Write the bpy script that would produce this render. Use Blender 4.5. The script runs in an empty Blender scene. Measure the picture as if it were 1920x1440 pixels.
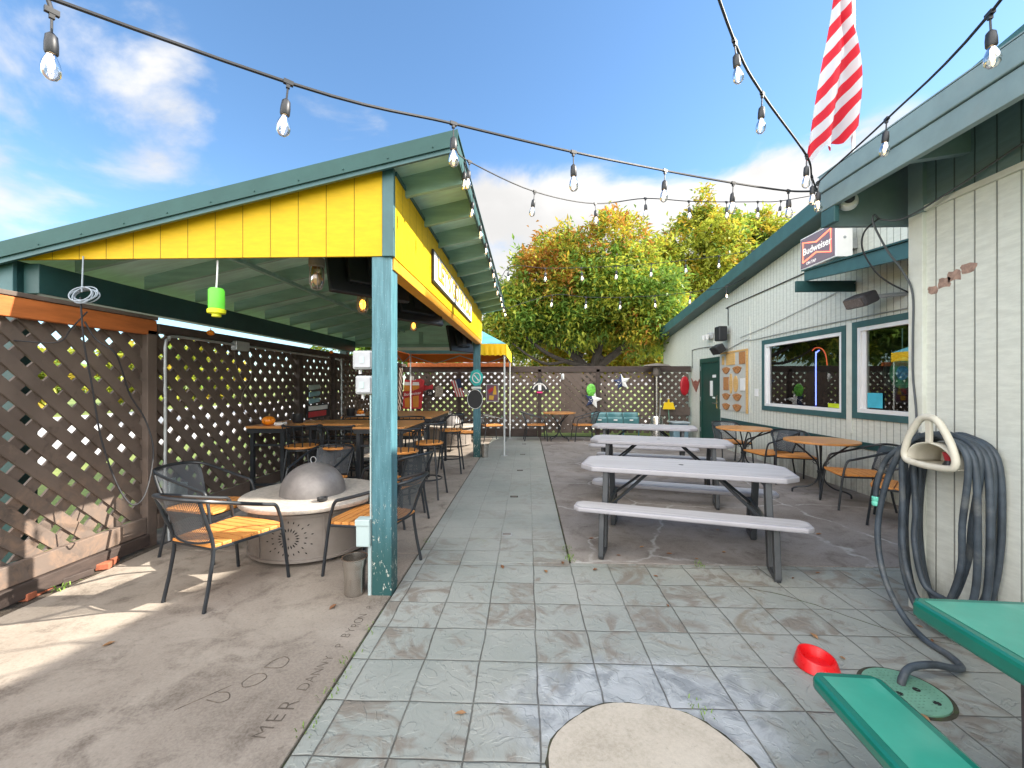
import bpy, math, random
from mathutils import Vector, Matrix, noise as mnoise
random.seed(7)
R = math.radians
scene = bpy.context.scene
C = scene.collection
PI = math.pi

# ------------------------------------------------------------------ camera
cam_d = bpy.data.cameras.new("camera")
cam = bpy.data.objects.new("camera", cam_d)
C.objects.link(cam)
cam_d.sensor_width = 36.0
cam_d.lens = 810.0 / 1920.0 * 36.0
cam_d.clip_start = 0.02
cam_d.clip_end = 2000
cam.location = (0, 0, 1.5)
cam.rotation_euler = (R(90), 0, math.atan(28 / 810.0))
scene.camera = cam

# ------------------------------------------------------------------ world + sun
SUN_DIR = Vector((1.0, 0.10, 0.69)).normalized()      # towards the sun
sun_el = math.asin(SUN_DIR.z)
sun_az = math.atan2(SUN_DIR.x, SUN_DIR.y)             # clockwise from +Y
world = bpy.data.worlds.new("World")
scene.world = world
world.use_nodes = True
wn, wl = world.node_tree.nodes, world.node_tree.links
wn.clear()


def nd(tree_nodes, typ, **kw):
    n = tree_nodes.new(typ)
    for k, v in kw.items():
        setattr(n, k, v)
    return n


w_out = nd(wn, "ShaderNodeOutputWorld")
w_bg = nd(wn, "ShaderNodeBackground")
w_bg.inputs["Strength"].default_value = 0.12
sky = nd(wn, "ShaderNodeTexSky")
sky.sky_type = 'NISHITA'
sky.sun_disc = False
sky.sun_elevation = sun_el
sky.sun_rotation = sun_az
sky.altitude = 100
sky.air_density = 1.0
sky.dust_density = 0.3
sky.ozone_density = 2.0
tc = nd(wn, "ShaderNodeTexCoord")


def wmath(op, a, b=None, c=None, clamp=False):
    n = nd(wn, "ShaderNodeMath", operation=op, use_clamp=clamp)
    for i, v in enumerate((a, b, c)):
        if v is None:
            continue
        if isinstance(v, (int, float)):
            n.inputs[i].default_value = v
        else:
            wl.new(v, n.inputs[i])
    return n.outputs[0]


def wramp(v, a, b, smooth=True):
    n = nd(wn, "ShaderNodeMapRange")
    n.interpolation_type = 'SMOOTHSTEP' if smooth else 'LINEAR'
    wl.new(v, n.inputs[0])
    n.inputs[1].default_value = a
    n.inputs[2].default_value = b
    return n.outputs[0]


wsep = nd(wn, "ShaderNodeSeparateXYZ")
wl.new(tc.outputs["Generated"], wsep.inputs[0])
dx, dy, dz = wsep.outputs
# cloud texture on the direction sphere, stretched sideways
wmap = nd(wn, "ShaderNodeMapping")
wl.new(tc.outputs["Generated"], wmap.inputs[0])
wmap.inputs["Scale"].default_value = (1.0, 1.0, 1.7)
wmap.inputs["Location"].default_value = (3.1, 0.4, 0.2)
cn = nd(wn, "ShaderNodeTexNoise")
wl.new(wmap.outputs[0], cn.inputs["Vector"])
cn.inputs["Scale"].default_value = 4.2
cn.inputs["Detail"].default_value = 9
cn.inputs["Roughness"].default_value = 0.55
cn.inputs["Distortion"].default_value = 0.35


def spot(d, c0, c1):
    v = nd(wn, "ShaderNodeVectorMath", operation='DOT_PRODUCT')
    wl.new(tc.outputs["Generated"], v.inputs[0])
    v.inputs[1].default_value = Vector(d).normalized()
    return wramp(v.outputs["Value"], c0, c1)


band = wmath('MULTIPLY', wmath('MULTIPLY', wramp(dz, 0.48, 0.36), spot((0.22, 1, 0.28), 0.80, 0.97)), 1.45)      # bank behind the tree
left = wmath('MULTIPLY', spot((-1.02, 1.0, 0.66), 0.976, 0.9998), 0.82)                                             # upper left cumulus
left2 = wmath('MULTIPLY', spot((-1.15, 1.0, 0.80), 0.972, 0.999), 0.6)
wisp = wmath('MULTIPLY', spot((-0.42, 1.0, 0.58), 0.992, 0.9995), 0.5)
lowl = wmath('MULTIPLY', spot((-1.3, 1.0, 0.5), 0.985, 0.999), 0.75)
back = wramp(dy, 0.05, -0.35)                                                            # unseen bright cloud added behind the camera to lift the shade
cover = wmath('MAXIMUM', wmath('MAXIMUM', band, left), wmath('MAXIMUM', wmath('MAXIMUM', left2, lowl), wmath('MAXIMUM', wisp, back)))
dens = wmath('ADD', cn.outputs["Fac"], wmath('MULTIPLY', cover, 0.30))
cloud = wramp(dens, 0.62, 0.86)
cloud = wmath('MULTIPLY', cloud, wramp(cover, 0.02, 0.4))
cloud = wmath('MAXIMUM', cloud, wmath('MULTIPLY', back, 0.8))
# brightness of cloud
cn2 = nd(wn, "ShaderNodeTexNoise")
wl.new(wmap.outputs[0], cn2.inputs["Vector"])
cn2.inputs["Scale"].default_value = 3.0
cn2.inputs["Detail"].default_value = 6
cb = wmath('MULTIPLY_ADD', wramp(cn2.outputs["Fac"], 0.35, 0.65), 0.8, 2.75)
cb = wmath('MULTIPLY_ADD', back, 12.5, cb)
cc = nd(wn, "ShaderNodeMix", data_type='RGBA', blend_type='MULTIPLY')
cc.inputs["Factor"].default_value = 1.0
cc.inputs["A"].default_value = (1.0, 0.985, 0.97, 1)
cgray = nd(wn, "ShaderNodeCombineColor")
for i in range(3):
    wl.new(cb, cgray.inputs[i])
wl.new(cgray.outputs[0], cc.inputs["B"])
tint = nd(wn, "ShaderNodeMix", data_type='RGBA', blend_type='MULTIPLY')
tint.inputs["Factor"].default_value = 1.0
wl.new(sky.outputs[0], tint.inputs["A"])
tint.inputs["B"].default_value = (0.69, 0.85, 0.925, 1)
wm = nd(wn, "ShaderNodeMix", data_type='RGBA')
wl.new(cloud, wm.inputs["Factor"])
wl.new(tint.outputs["Result"], wm.inputs["A"])
wl.new(cc.outputs["Result"], wm.inputs["B"])
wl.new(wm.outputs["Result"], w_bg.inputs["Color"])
wl.new(w_bg.outputs[0], w_out.inputs[0])

sun_d = bpy.data.lights.new("sun", 'SUN')
sun_d.energy = 5.0
sun_d.angle = R(0.5)
sun_d.color = (1.0, 0.93, 0.82)
sun = bpy.data.objects.new("sun", sun_d)
C.objects.link(sun)
sun.rotation_euler = (-SUN_DIR).to_track_quat('-Z', 'Y').to_euler()
sun.location = (20, 5, 20)

scene.view_settings.view_transform = 'Standard'
scene.view_settings.look = 'None'
scene.view_settings.exposure = 1.42
scene.view_settings.gamma = 1
scene.render.engine = 'CYCLES'
scene.cycles.max_bounces = 8
scene.cycles.diffuse_bounces = 6
scene.cycles.transparent_max_bounces = 24
scene.cycles.use_denoising = True
scene.cycles.caustics_reflective = False
scene.cycles.caustics_refractive = False


# ------------------------------------------------------------------ mesh helpers
class MB:
    def __init__(s):
        s.v, s.f, s.m = [], [], []

    def add(s, vs, fs, m=0):
        o = len(s.v)
        s.v += [tuple(p) for p in vs]
        s.f += [tuple(i + o for i in q) for q in fs]
        s.m += [m] * len(fs)
        return s

    def box(s, c, sz, rot=None, m=0):
        hx, hy, hz = sz[0] / 2, sz[1] / 2, sz[2] / 2
        P = [Vector((x, y, z)) for x in (-hx, hx) for y in (-hy, hy) for z in (-hz, hz)]
        if rot is not None:
            P = [rot @ p for p in P]
        c = Vector(c)
        return s.add([p + c for p in P], [(0, 1, 3, 2), (4, 6, 7, 5), (0, 4, 5, 1), (2, 3, 7, 6), (0, 2, 6, 4), (1, 5, 7, 3)], m)

    def bb(s, a, b, m=0):
        return s.box([(p + q) / 2 for p, q in zip(a, b)], [abs(q - p) for p, q in zip(a, b)], None, m)

    def bar(s, p0, p1, w, h, up=(0, 0, 1), m=0):
        p0, p1 = Vector(p0), Vector(p1)
        d = (p1 - p0)
        L = d.length
        d.normalize()
        u = Vector(up)
        sx = d.cross(u)
        if sx.length < 1e-5:
            sx = d.cross(Vector((0, 1, 0)))
        sx.normalize()
        u = sx.cross(d)
        rot = Matrix((sx, d, u)).transposed()
        return s.box((p0 + p1) / 2, (w, L, h), rot, m)

    def tube(s, pts, r, n=8, closed=False, m=0):
        pts = [Vector(p) for p in pts]
        N = len(pts)
        rr = r if isinstance(r, (list, tuple)) else [r] * N
        T = []
        for i in range(N):
            if closed:
                t = pts[(i + 1) % N] - pts[i - 1]
            else:
                t = pts[min(i + 1, N - 1)] - pts[max(i - 1, 0)]
            if t.length < 1e-9:
                t = Vector((0, 0, 1))
            T.append(t.normalized())
        a = Vector((0, 0, 1)) if abs(T[0].z) < 0.9 else Vector((1, 0, 0))
        u = (a - T[0] * a.dot(T[0])).normalized()
        vs = []
        for i in range(N):
            u = (u - T[i] * u.dot(T[i]))
            if u.length < 1e-6:
                u = T[i].orthogonal()
            u.normalize()
            w = T[i].cross(u)
            for k in range(n):
                an = 2 * PI * k / n
                vs.append(pts[i] + (u * math.cos(an) + w * math.sin(an)) * rr[i])
        fs = []
        for i in range(N if closed else N - 1):
            j = (i + 1) % N
            for k in range(n):
                k2 = (k + 1) % n
                fs.append((i * n + k, i * n + k2, j * n + k2, j * n + k))
        if not closed:
            fs.append(tuple(range(n - 1, -1, -1)))
            fs.append(tuple((N - 1) * n + k for k in range(n)))
        return s.add(vs, fs, m)

    def lathe(s, prof, c=(0, 0, 0), n=24, m=0, cap=True):
        vs, fs = [], []
        for (r, z) in prof:
            for k in range(n):
                a = 2 * PI * k / n
                vs.append((c[0] + r * math.cos(a), c[1] + r * math.sin(a), c[2] + z))
        for i in range(len(prof) - 1):
            for k in range(n):
                k2 = (k + 1) % n
                fs.append((i * n + k, i * n + k2, (i + 1) * n + k2, (i + 1) * n + k))
        if cap:
            fs.append(tuple(range(n - 1, -1, -1)))
            fs.append(tuple((len(prof) - 1) * n + k for k in range(n)))
        return s.add(vs, fs, m)

    def prism(s, poly, ext, m=0):
        n = len(poly)
        e = Vector(ext)
        P = [Vector(p) for p in poly]
        fs = [tuple(range(n - 1, -1, -1)), tuple(range(n, 2 * n))]
        fs += [(i, (i + 1) % n, (i + 1) % n + n, i + n) for i in range(n)]
        return s.add(P + [p + e for p in P], fs, m)

    def grid(s, fn, nu, nv, m=0):
        vs = [fn(i / nu, j / nv) for i in range(nu + 1) for j in range(nv + 1)]
        fs = [(i * (nv + 1) + j, (i + 1) * (nv + 1) + j, (i + 1) * (nv + 1) + j + 1, i * (nv + 1) + j + 1) for i in range(nu) for j in range(nv)]
        return s.add(vs, fs, m)

    def ball(s, c, r, n=12, m=0):
        rx, ry, rz = r if isinstance(r, (tuple, list)) else (r, r, r)
        k = max(6, n // 2)
        pr = [(math.sin(PI * i / k), -math.cos(PI * i / k)) for i in range(k + 1)]
        vs, fs = [], []
        for (a, z) in pr:
            a = max(a, 1e-4)
            for j in range(n):
                t = 2 * PI * j / n
                vs.append((c[0] + rx * a * math.cos(t), c[1] + ry * a * math.sin(t), c[2] + rz * z))
        for i in range(k):
            for j in range(n):
                j2 = (j + 1) % n
                fs.append((i * n + j, i * n + j2, (i + 1) * n + j2, (i + 1) * n + j))
        return s.add(vs, fs, m)

    def text(s, body, size, mat4, m=0, ext=0.0, off=0.0, sx=1.0):
        cu = bpy.data.curves.new("lettering", 'FONT')
        cu.body = body
        cu.size = size
        cu.align_x = 'CENTER'
        cu.align_y = 'CENTER'
        cu.extrude = ext
        cu.offset = off
        ob = bpy.data.objects.new("lettering", cu)
        C.objects.link(ob)
        bpy.context.view_layer.update()
        me = bpy.data.meshes.new_from_object(ob.evaluated_get(bpy.context.evaluated_depsgraph_get()))
        vs = [mat4 @ Vector((v.co.x * sx, v.co.y, v.co.z)) for v in me.vertices]
        fs = [tuple(p.vertices) for p in me.polygons]
        s.add(vs, fs, m)
        bpy.data.objects.remove(ob)
        bpy.data.curves.remove(cu)
        bpy.data.meshes.remove(me)
        return s

    def build(s, name, mats, parent=None, smooth=False, bevel=0, world=False, angle=40, origin=True):
        if not isinstance(mats, (list, tuple)):
            mats = [mats]
        off = Vector((0, 0, 0))
        if parent is not None:
            if world:
                p = parent
                while p is not None:
                    off += Vector(p.location)
                    p = p.parent
        elif origin:
            xs = [v[0] for v in s.v]; ys = [v[1] for v in s.v]; zs = [v[2] for v in s.v]
            off = Vector(((min(xs) + max(xs)) / 2, (min(ys) + max(ys)) / 2, min(zs)))
        me = bpy.data.meshes.new(name)
        me.from_pydata([(v[0] - off.x, v[1] - off.y, v[2] - off.z) for v in s.v], [], s.f)
        for mt in mats:
            me.materials.append(mt)
        if len(mats) > 1:
            me.polygons.foreach_set("material_index", s.m)
        if smooth:
            me.polygons.foreach_set("use_smooth", [True] * len(me.polygons))
            try:
                me.set_sharp_from_angle(angle=R(angle))
            except Exception:
                pass
        me.update()
        o = bpy.data.objects.new(name, me)
        C.objects.link(o)
        if parent is not None:
            o.parent = parent
        else:
            o.location = off
        if bevel:
            b = o.modifiers.new("bevel", 'BEVEL')
            b.width = bevel
            b.segments = 2
            b.limit_method = 'ANGLE'
        return o


def tag(o, label=None, cat=None, group=None, kind=None):
    if label: o["label"] = label
    if cat: o["category"] = cat
    if group: o["group"] = group
    if kind: o["kind"] = kind
    return o


def thing(name, label, cat, loc=(0, 0, 0), rz=0, group=None):
    o = bpy.data.objects.new(name, None)
    o.empty_display_size = 0.1
    C.objects.link(o)
    o.location = loc
    o.rotation_euler = (0, 0, R(rz))
    return tag(o, label, cat, group)


def copy_tree(o, parent=None, kids=None):
    c = o.copy()
    C.objects.link(c)
    if parent is not None:
        c.parent = parent
    for ch in o.children:
        copy_tree(ch, c)
    return c


def place(proto, used, loc, rz, label, group):
    o = proto if not used else copy_tree(proto)
    used.append(1)
    o.location = loc
    o.rotation_euler = (0, 0, R(rz))
    o["label"] = label
    if group:
        o["group"] = group
    return o


def frame4(origin, xa, ya):
    x = Vector(xa).normalized()
    y = Vector(ya).normalized()
    z = x.cross(y)
    m = Matrix((x, y, z)).transposed().to_4x4()
    m.translation = Vector(origin)
    return m


def spline(P, k=8, closed=False):
    P = [Vector(p) for p in P]
    out = []
    N = len(P)
    rng = range(N if closed else N - 1)
    for i in rng:
        if closed:
            p0, p1, p2, p3 = P[i - 1], P[i], P[(i + 1) % N], P[(i + 2) % N]
        else:
            p0, p1, p2, p3 = P[max(i - 1, 0)], P[i], P[i + 1], P[min(i + 2, N - 1)]
        for j in range(k):
            t = j / k
            out.append(0.5 * ((2 * p1) + (p2 - p0) * t + (2 * p0 - 5 * p1 + 4 * p2 - p3) * t * t + (3 * p1 - p0 - 3 * p2 + p3) * t ** 3))
    if not closed:
        out.append(P[-1])
    return out


# ------------------------------------------------------------------ material helpers
class Mat:
    def __init__(s, name):
        s.mat = bpy.data.materials.new(name)
        s.mat.use_nodes = True
        s.n, s.l = s.mat.node_tree.nodes, s.mat.node_tree.links
        s.n.clear()
        s.out = s.n.new("ShaderNodeOutputMaterial")
        s.b = s.n.new("ShaderNodeBsdfPrincipled")
        s.l.new(s.b.outputs[0], s.out.inputs[0])

    def math(s, op, a, b=None, c=None, clamp=False):
        n = nd(s.n, "ShaderNodeMath", operation=op, use_clamp=clamp)
        for i, v in enumerate((a, b, c)):
            if v is None: continue
            if isinstance(v, (int, float)): n.inputs[i].default_value = v
            else: s.l.new(v, n.inputs[i])
        return n.outputs[0]

    def pos(s): return s.n.new("ShaderNodeNewGeometry").outputs["Position"]
    def obj(s): return s.n.new("ShaderNodeTexCoord").outputs["Object"]

    def mapping(s, v, scale=(1, 1, 1), loc=(0, 0, 0), rot=(0, 0, 0)):
        n = s.n.new("ShaderNodeMapping")
        s.l.new(v, n.inputs[0])
        n.inputs["Scale"].default_value = scale
        n.inputs["Location"].default_value = loc
        n.inputs["Rotation"].default_value = rot
        return n.outputs[0]

    def sep(s, v):
        n = s.n.new("ShaderNodeSeparateXYZ")
        s.l.new(v, n.inputs[0])
        return n.outputs

    def noise(s, v, scale, detail=4, rough=0.55, dist=0.0):
        n = s.n.new("ShaderNodeTexNoise")
        s.l.new(v, n.inputs["Vector"])
        n.inputs["Scale"].default_value = scale
        n.inputs["Detail"].default_value = detail
        n.inputs["Roughness"].default_value = rough
        n.inputs["Distortion"].default_value = dist
        return n.outputs["Fac"]

    def rng(s, v, a, b, c=0.0, d=1.0):
        n = s.n.new("ShaderNodeMapRange")
        n.interpolation_type = 'SMOOTHSTEP'
        s.l.new(v, n.inputs[0])
        for i, k in enumerate((a, b, c, d)):
            n.inputs[i + 1].default_value = k
        return n.outputs[0]

    def mix(s, f, a, b, blend='MIX'):
        n = nd(s.n, "ShaderNodeMix", data_type='RGBA', blend_type=blend)
        for key, v in (("Factor", f), ("A", a), ("B", b)):
            if isinstance(v, (int, float)):
                n.inputs[key].default_value = v
            elif isinstance(v, (tuple, list)):
                n.inputs[key].default_value = (*v, 1) if len(v) == 3 else v
            else:
                s.l.new(v, n.inputs[key])
        return n.outputs["Result"]

    def bump(s, h, strength=0.3, dist=0.01):
        n = s.n.new("ShaderNodeBump")
        n.inputs["Strength"].default_value = strength
        n.inputs["Distance"].default_value = dist
        s.l.new(h, n.inputs["Height"])
        s.l.new(n.outputs[0], s.b.inputs["Normal"])

    def set(s, **k):
        for key, v in k.items():
            i = s.b.inputs[{'col': "Base Color", 'rough': "Roughness", 'metal': "Metallic", 'spec': "Specular IOR Level", 'coat': "Coat Weight"}[key]]
            if isinstance(v, (int, float)): i.default_value = v
            elif isinstance(v, (tuple, list)): i.default_value = (*v, 1)
            else: s.l.new(v, i)
        return s


def basic(name, col, rough=0.5, metal=0.0, var=0.12, vs=5.0, bump=0.0, bs=60, stretch=(1, 1, 1), spec=0.5, dirt=None, dirt_amt=0.0, dist=0.01):
    M = Mat(name)
    v = M.mapping(M.obj(), stretch)
    n = M.noise(v, vs, 6, 0.6)
    lo = tuple(c * (1 - var) for c in col)
    hi = tuple(min(1, c * (1 + var)) for c in col)
    c = M.mix(M.rng(n, 0.3, 0.7), lo, hi)
    if dirt:
        n2 = M.noise(v, vs * 0.45, 8, 0.65, 0.4)
        c = M.mix(M.math('MULTIPLY', M.rng(n2, 0.5, 0.68), dirt_amt), c, dirt)
    M.set(col=c, rough=rough, metal=metal, spec=spec)
    n3 = M.noise(v, bs, 5, 0.6)
    M.set(rough=M.math('MULTIPLY_ADD', n3, 0.25, max(0.02, rough - 0.12)))
    if bump:
        M.bump(n3, bump, dist)
    return M.mat


def emit(name, col, strength):
    M = Mat(name)
    M.set(col=(0.02, 0.02, 0.02))
    M.b.inputs["Emission Color"].default_value = (*col, 1)
    M.b.inputs["Emission Strength"].default_value = strength
    return M.mat


def wood(name, col, dark, rough=0.55, axis=0, scale=1.0, amt=0.6, bump=0.15):
    M = Mat(name)
    st = [14, 14, 14]
    st[axis] = 0.9
    v = M.mapping(M.obj(), st)
    n = M.noise(v, 2.2 * scale, 7, 0.65, 0.6)
    n2 = M.noise(M.mapping(M.obj(), (2, 2, 2)), 1.5, 3)
    c = M.mix(M.math('MULTIPLY', M.rng(n, 0.42, 0.7), amt), col, dark)
    c = M.mix(M.rng(n2, 0.3, 0.7, 0, 0.35), c, tuple(x * 0.7 for x in col))
    M.set(col=c, rough=rough)
    M.bump(n, bump, 0.006)
    return M.mat


def siding(name, col, pitch, start, axis=1, rough=0.55, groove=0.05, dirt=(0.25, 0.24, 0.19)):
    """grooved plywood siding, grooves vertical, coordinate along world `axis`"""
    M = Mat(name)
    p = M.pos()
    co = M.sep(p)
    u = M.math('DIVIDE', M.math('SUBTRACT', co[axis], start), pitch)
    fr = M.math('ABSOLUTE', M.math('SUBTRACT', M.math('FRACT', u), 0.5))
    g = M.rng(fr, 0.5 - groove, 0.5 - groove * 0.45)
    n = M.noise(M.mapping(p, (2, 2, 9)), 4, 8, 0.68)
    ng = M.noise(M.mapping(p, (1, 1, 26)), 9, 5, 0.6)
    c = M.mix(M.rng(n, 0.3, 0.75), tuple(x * 0.88 for x in col), tuple(min(1, x * 1.05) for x in col))
    low = M.rng(co[2], 0.55, 0.0)
    st = M.noise(M.mapping(p, (3, 3, 1)), 2.4, 8, 0.65)
    c = M.mix(M.math('MULTIPLY', low, M.rng(st, 0.35, 0.7, 0, 0.75)), c, dirt)
    c = M.mix(M.rng(st, 0.6, 0.8, 0, 0.22), c, dirt)
    c = M.mix(M.math('MULTIPLY', g, 0.8), c, tuple(x * 0.22 for x in col))
    M.set(col=c, rough=rough, spec=0.3)
    h = M.math('SUBTRACT', M.math('MULTIPLY', ng, 0.12), g)
    M.bump(h, 0.7, 0.008)
    return M.mat


# ------------------------------------------------------------------ materials
TEAL = (0.055, 0.145, 0.17)
m_trim = basic("teal_trim_paint", (0.04, 0.112, 0.12), 0.45, var=0.12, bump=0.08, bs=90, stretch=(1, 1, 1))
m_trimdk = basic("dark_green_paint", (0.016, 0.062, 0.062), 0.45, var=0.12, bump=0.06)
m_soffit = basic("green_soffit_paint", (0.48, 0.72, 0.62), 0.6, var=0.12, vs=3, bump=0.1, bs=40, stretch=(0.6, 4, 4))
m_rafter = basic("green_rafter_paint", (0.25, 0.405, 0.345), 0.6, var=0.14, vs=4, bump=0.1, bs=40, stretch=(0.6, 4, 4))
m_roofmetal = basic("teal_roof_metal", (0.036, 0.09, 0.086), 0.6, var=0.08, metal=0.0, bump=0.02, spec=0.25)
m_fascia_r = basic("grey_teal_fascia", (0.19, 0.265, 0.275), 0.42, var=0.1, bump=0.05, dirt=(0.2, 0.24, 0.24), dirt_amt=0.35)
m_postteal = None


def post_mat():
    M = Mat("post_teal_paint_peeling")
    p = M.obj()
    co = M.sep(p)
    n = M.noise(M.mapping(p, (16, 16, 1.2)), 3.0, 7, 0.65)
    c = M.mix(M.rng(n, 0.3, 0.72), (0.04, 0.13, 0.158), (0.088, 0.225, 0.27))
    sp = M.noise(p, 120, 2, 0.5)
    c = M.mix(M.rng(sp, 0.66, 0.74, 0, 0.35), c, (0.4, 0.52, 0.54))
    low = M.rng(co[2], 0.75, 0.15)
    pe = M.noise(M.mapping(p, (9, 9, 4)), 4.2, 8, 0.72, 0.4)
    pm = M.math('MULTIPLY', M.rng(pe, 0.585, 0.615), M.rng(co[2], 0.72, 0.5))
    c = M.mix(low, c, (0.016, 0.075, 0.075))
    c = M.mix(pm, c, (0.52, 0.53, 0.47))
    M.set(col=c, rough=0.5)
    M.bump(M.math('SUBTRACT', n, M.math('MULTIPLY', pm, 0.6)), 0.4, 0.008)
    return M.mat


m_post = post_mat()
m_yellow_f = siding("yellow_siding_front", (0.66, 0.415, 0.002), 0.202, -1.02, axis=0, groove=0.018, dirt=(0.62, 0.36, 0.01))
m_yellow_s = siding("yellow_siding_side", (0.70, 0.45, 0.003), 0.202, 3.03, axis=1, groove=0.022, dirt=(0.62, 0.36, 0.01))
m_ambertrim = basic("amber_trim_paint", (0.75, 0.33, 0.02), 0.5, var=0.1, bump=0.05)
m_wall = siding("cream_siding", (0.66, 0.68, 0.615), 0.102, 0.0, axis=1, groove=0.055)
m_wall_near = siding("cream_siding_wide", (0.655, 0.67, 0.605), 0.119, 2.364, axis=1, groove=0.05)
m_wall_top = siding("slate_green_siding", (0.15, 0.235, 0.245), 0.119, 2.364, axis=1, groove=0.05, dirt=(0.03, 0.08, 0.08))
m_cream = basic("cream_trim_paint", (0.655, 0.67, 0.605), 0.5, var=0.06, bump=0.08, dirt=(0.35, 0.33, 0.27), dirt_amt=0.3)
m_white = basic("white_vinyl", (0.80, 0.80, 0.80), 0.35, var=0.03)
m_grayplastic = basic("light_grey_plastic", (0.40, 0.42, 0.435), 0.4, var=0.05)
m_boxgrey = basic("box_grey", (0.42, 0.52, 0.52), 0.45, var=0.05)
m_black = basic("black_powder_coat", (0.018, 0.022, 0.027), 0.38, var=0.2, bump=0.05, bs=200)
m_blackplastic = basic("black_plastic", (0.014, 0.015, 0.018), 0.45, var=0.2)
m_rubber = basic("black_rubber", (0.016, 0.016, 0.019), 0.6, var=0.2)
m_hose = basic("dark_hose_rubber", (0.042, 0.056, 0.072), 0.5, var=0.35, vs=9, bump=0.1, bs=80, dirt=(0.15, 0.155, 0.15), dirt_amt=0.6)
m_steel = basic("brushed_steel", (0.60, 0.58, 0.55), 0.26, metal=1.0, var=0.06, vs=2)
m_galv = basic("galvanised_pipe", (0.42, 0.44, 0.45), 0.45, metal=0.6, var=0.12)
m_polewhite = basic("white_tent_pole", (0.62, 0.65, 0.66), 0.35, metal=0.3, var=0.06)
m_fence = None


def fence_mat(name, axis_st):
    M = Mat(name)
    p = M.pos()
    q = M.obj()
    n = M.noise(M.mapping(q, axis_st), 3, 8, 0.65, 0.5)
    n2 = M.noise(q, 1.3, 4, 0.6)
    c = M.mix(M.rng(n2, 0.3, 0.7), (0.095, 0.071, 0.058), (0.15, 0.114, 0.094))
    c = M.mix(M.rng(n, 0.55, 0.75, 0, 0.55), c, (0.03, 0.021, 0.018))
    c = M.mix(M.rng(n, 0.40, 0.28, 0, 0.5), c, (0.16, 0.12, 0.095))
    # bare worn wood low down at the near end
    co = M.sep(p)
    w = M.math('MULTIPLY', M.rng(co[1], 4.6, 3.0), M.rng(co[2], 1.15, 0.4))
    pe = M.noise(M.mapping(q, (2.2, 2.2, 2.2)), 3, 9, 0.7, 0.8)
    c = M.mix(M.math('MULTIPLY', w, M.rng(pe, 0.44, 0.62)), c, (0.205, 0.138, 0.10))
    M.set(col=c, rough=0.72)
    M.bump(M.math('ADD', n, M.math('MULTIPLY', pe, 0.5)), 0.5, 0.006)
    return M.mat


m_fence = fence_mat("weathered_brown_stain", (3, 3, 3))
m_fencedk = basic("dark_brown_stain", (0.052, 0.036, 0.030), 0.7, var=0.25, vs=6, bump=0.3, bs=50, stretch=(1, 1, 4))
m_orangeboard = basic("orange_stained_board", (0.43, 0.125, 0.03), 0.55, var=0.18, vs=5, bump=0.15, bs=30, stretch=(4, 0.6, 4))
m_orangecloth = basic("orange_canvas", (0.78, 0.16, 0.012), 0.7, var=0.08)
m_seatwood = wood("orange_teak_slats", (0.70, 0.29, 0.07), (0.36, 0.13, 0.035), 0.42, axis=0, amt=0.85)
m_topwood = wood("honey_table_wood", (0.62, 0.28, 0.085), (0.34, 0.125, 0.035), 0.33, axis=0)
m_stone = basic("speckled_stone", (0.42, 0.375, 0.325), 0.6, var=0.16, vs=38, bump=0.15, bs=120, dirt=(0.26, 0.24, 0.22), dirt_amt=0.5)
m_bronze = basic("bronze_steel_drum", (0.215, 0.185, 0.16), 0.5, metal=0.15, var=0.2, vs=3, bump=0.03, dirt=(0.30, 0.27, 0.245), dirt_amt=0.5)
m_dome = basic("grey_dome_metal", (0.20, 0.183, 0.175), 0.45, metal=0.1, var=0.22, vs=6, bump=0.03, bs=14, dirt=(0.16, 0.14, 0.13), dirt_amt=0.5)
m_resin = basic("grey_resin_top", (0.50, 0.485, 0.49), 0.5, var=0.10, vs=5, bump=0.2, bs=22, stretch=(0.35, 9, 9), dirt=(0.33, 0.30, 0.29), dirt_amt=0.45)
m_resinedge = basic("grey_resin_edge", (0.37, 0.36, 0.385), 0.5, var=0.05)
m_darkleg = basic("charcoal_leg_steel", (0.037, 0.042, 0.047), 0.42, var=0.18, dirt=(0.09, 0.09, 0.09), dirt_amt=0.4)
m_greentop = basic("green_laminate", (0.04, 0.29, 0.21), 0.14, var=0.10, vs=3, bump=0.02, bs=150, dirt=(0.22, 0.50, 0.42), dirt_amt=0.5)
m_greenedge = basic("green_rolled_edge", (0.006, 0.14, 0.10), 0.2, var=0.08)
m_red = basic("red_plastic", (0.70, 0.008, 0.012), 0.3, var=0.05)
m_covergreen = basic("green_valve_cover", (0.15, 0.33, 0.235), 0.6, var=0.14, bump=0.3, bs=70)
m_pumpkin = basic("pumpkin_orange", (0.85, 0.25, 0.01), 0.4, var=0.1)
m_stem = basic("pumpkin_stem", (0.2, 0.16, 0.06), 0.7)
m_beige = basic("beige_plastic", (0.60, 0.565, 0.47), 0.42, var=0.06, vs=9, dirt=(0.36, 0.32, 0.24), dirt_amt=0.35)
m_tealseat = basic("teal_seat_enamel", (0.075, 0.205, 0.22), 0.32, var=0.1)
m_yellowpl = basic("yellow_plastic", (0.85, 0.58, 0.01), 0.4, var=0.05)
m_bluetent = basic("light_blue_canvas", (0.13, 0.44, 0.58), 0.7, var=0.07)
m_yellowtent = basic("yellow_canvas", (0.88, 0.58, 0.01), 0.7, var=0.06)
m_tentin = basic("dark_tent_lining", (0.05, 0.06, 0.09), 0.8)
m_doorgreen = basic("dark_green_door", (0.012, 0.058, 0.045), 0.4, var=0.12)
m_plaque = wood("carved_plaque_wood", (0.48, 0.22, 0.08), (0.16, 0.06, 0.02), 0.5, axis=0)
m_palewood = wood("pale_plaque_wood", (0.70, 0.44, 0.17), (0.42, 0.22, 0.07), 0.5, axis=1)
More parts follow.
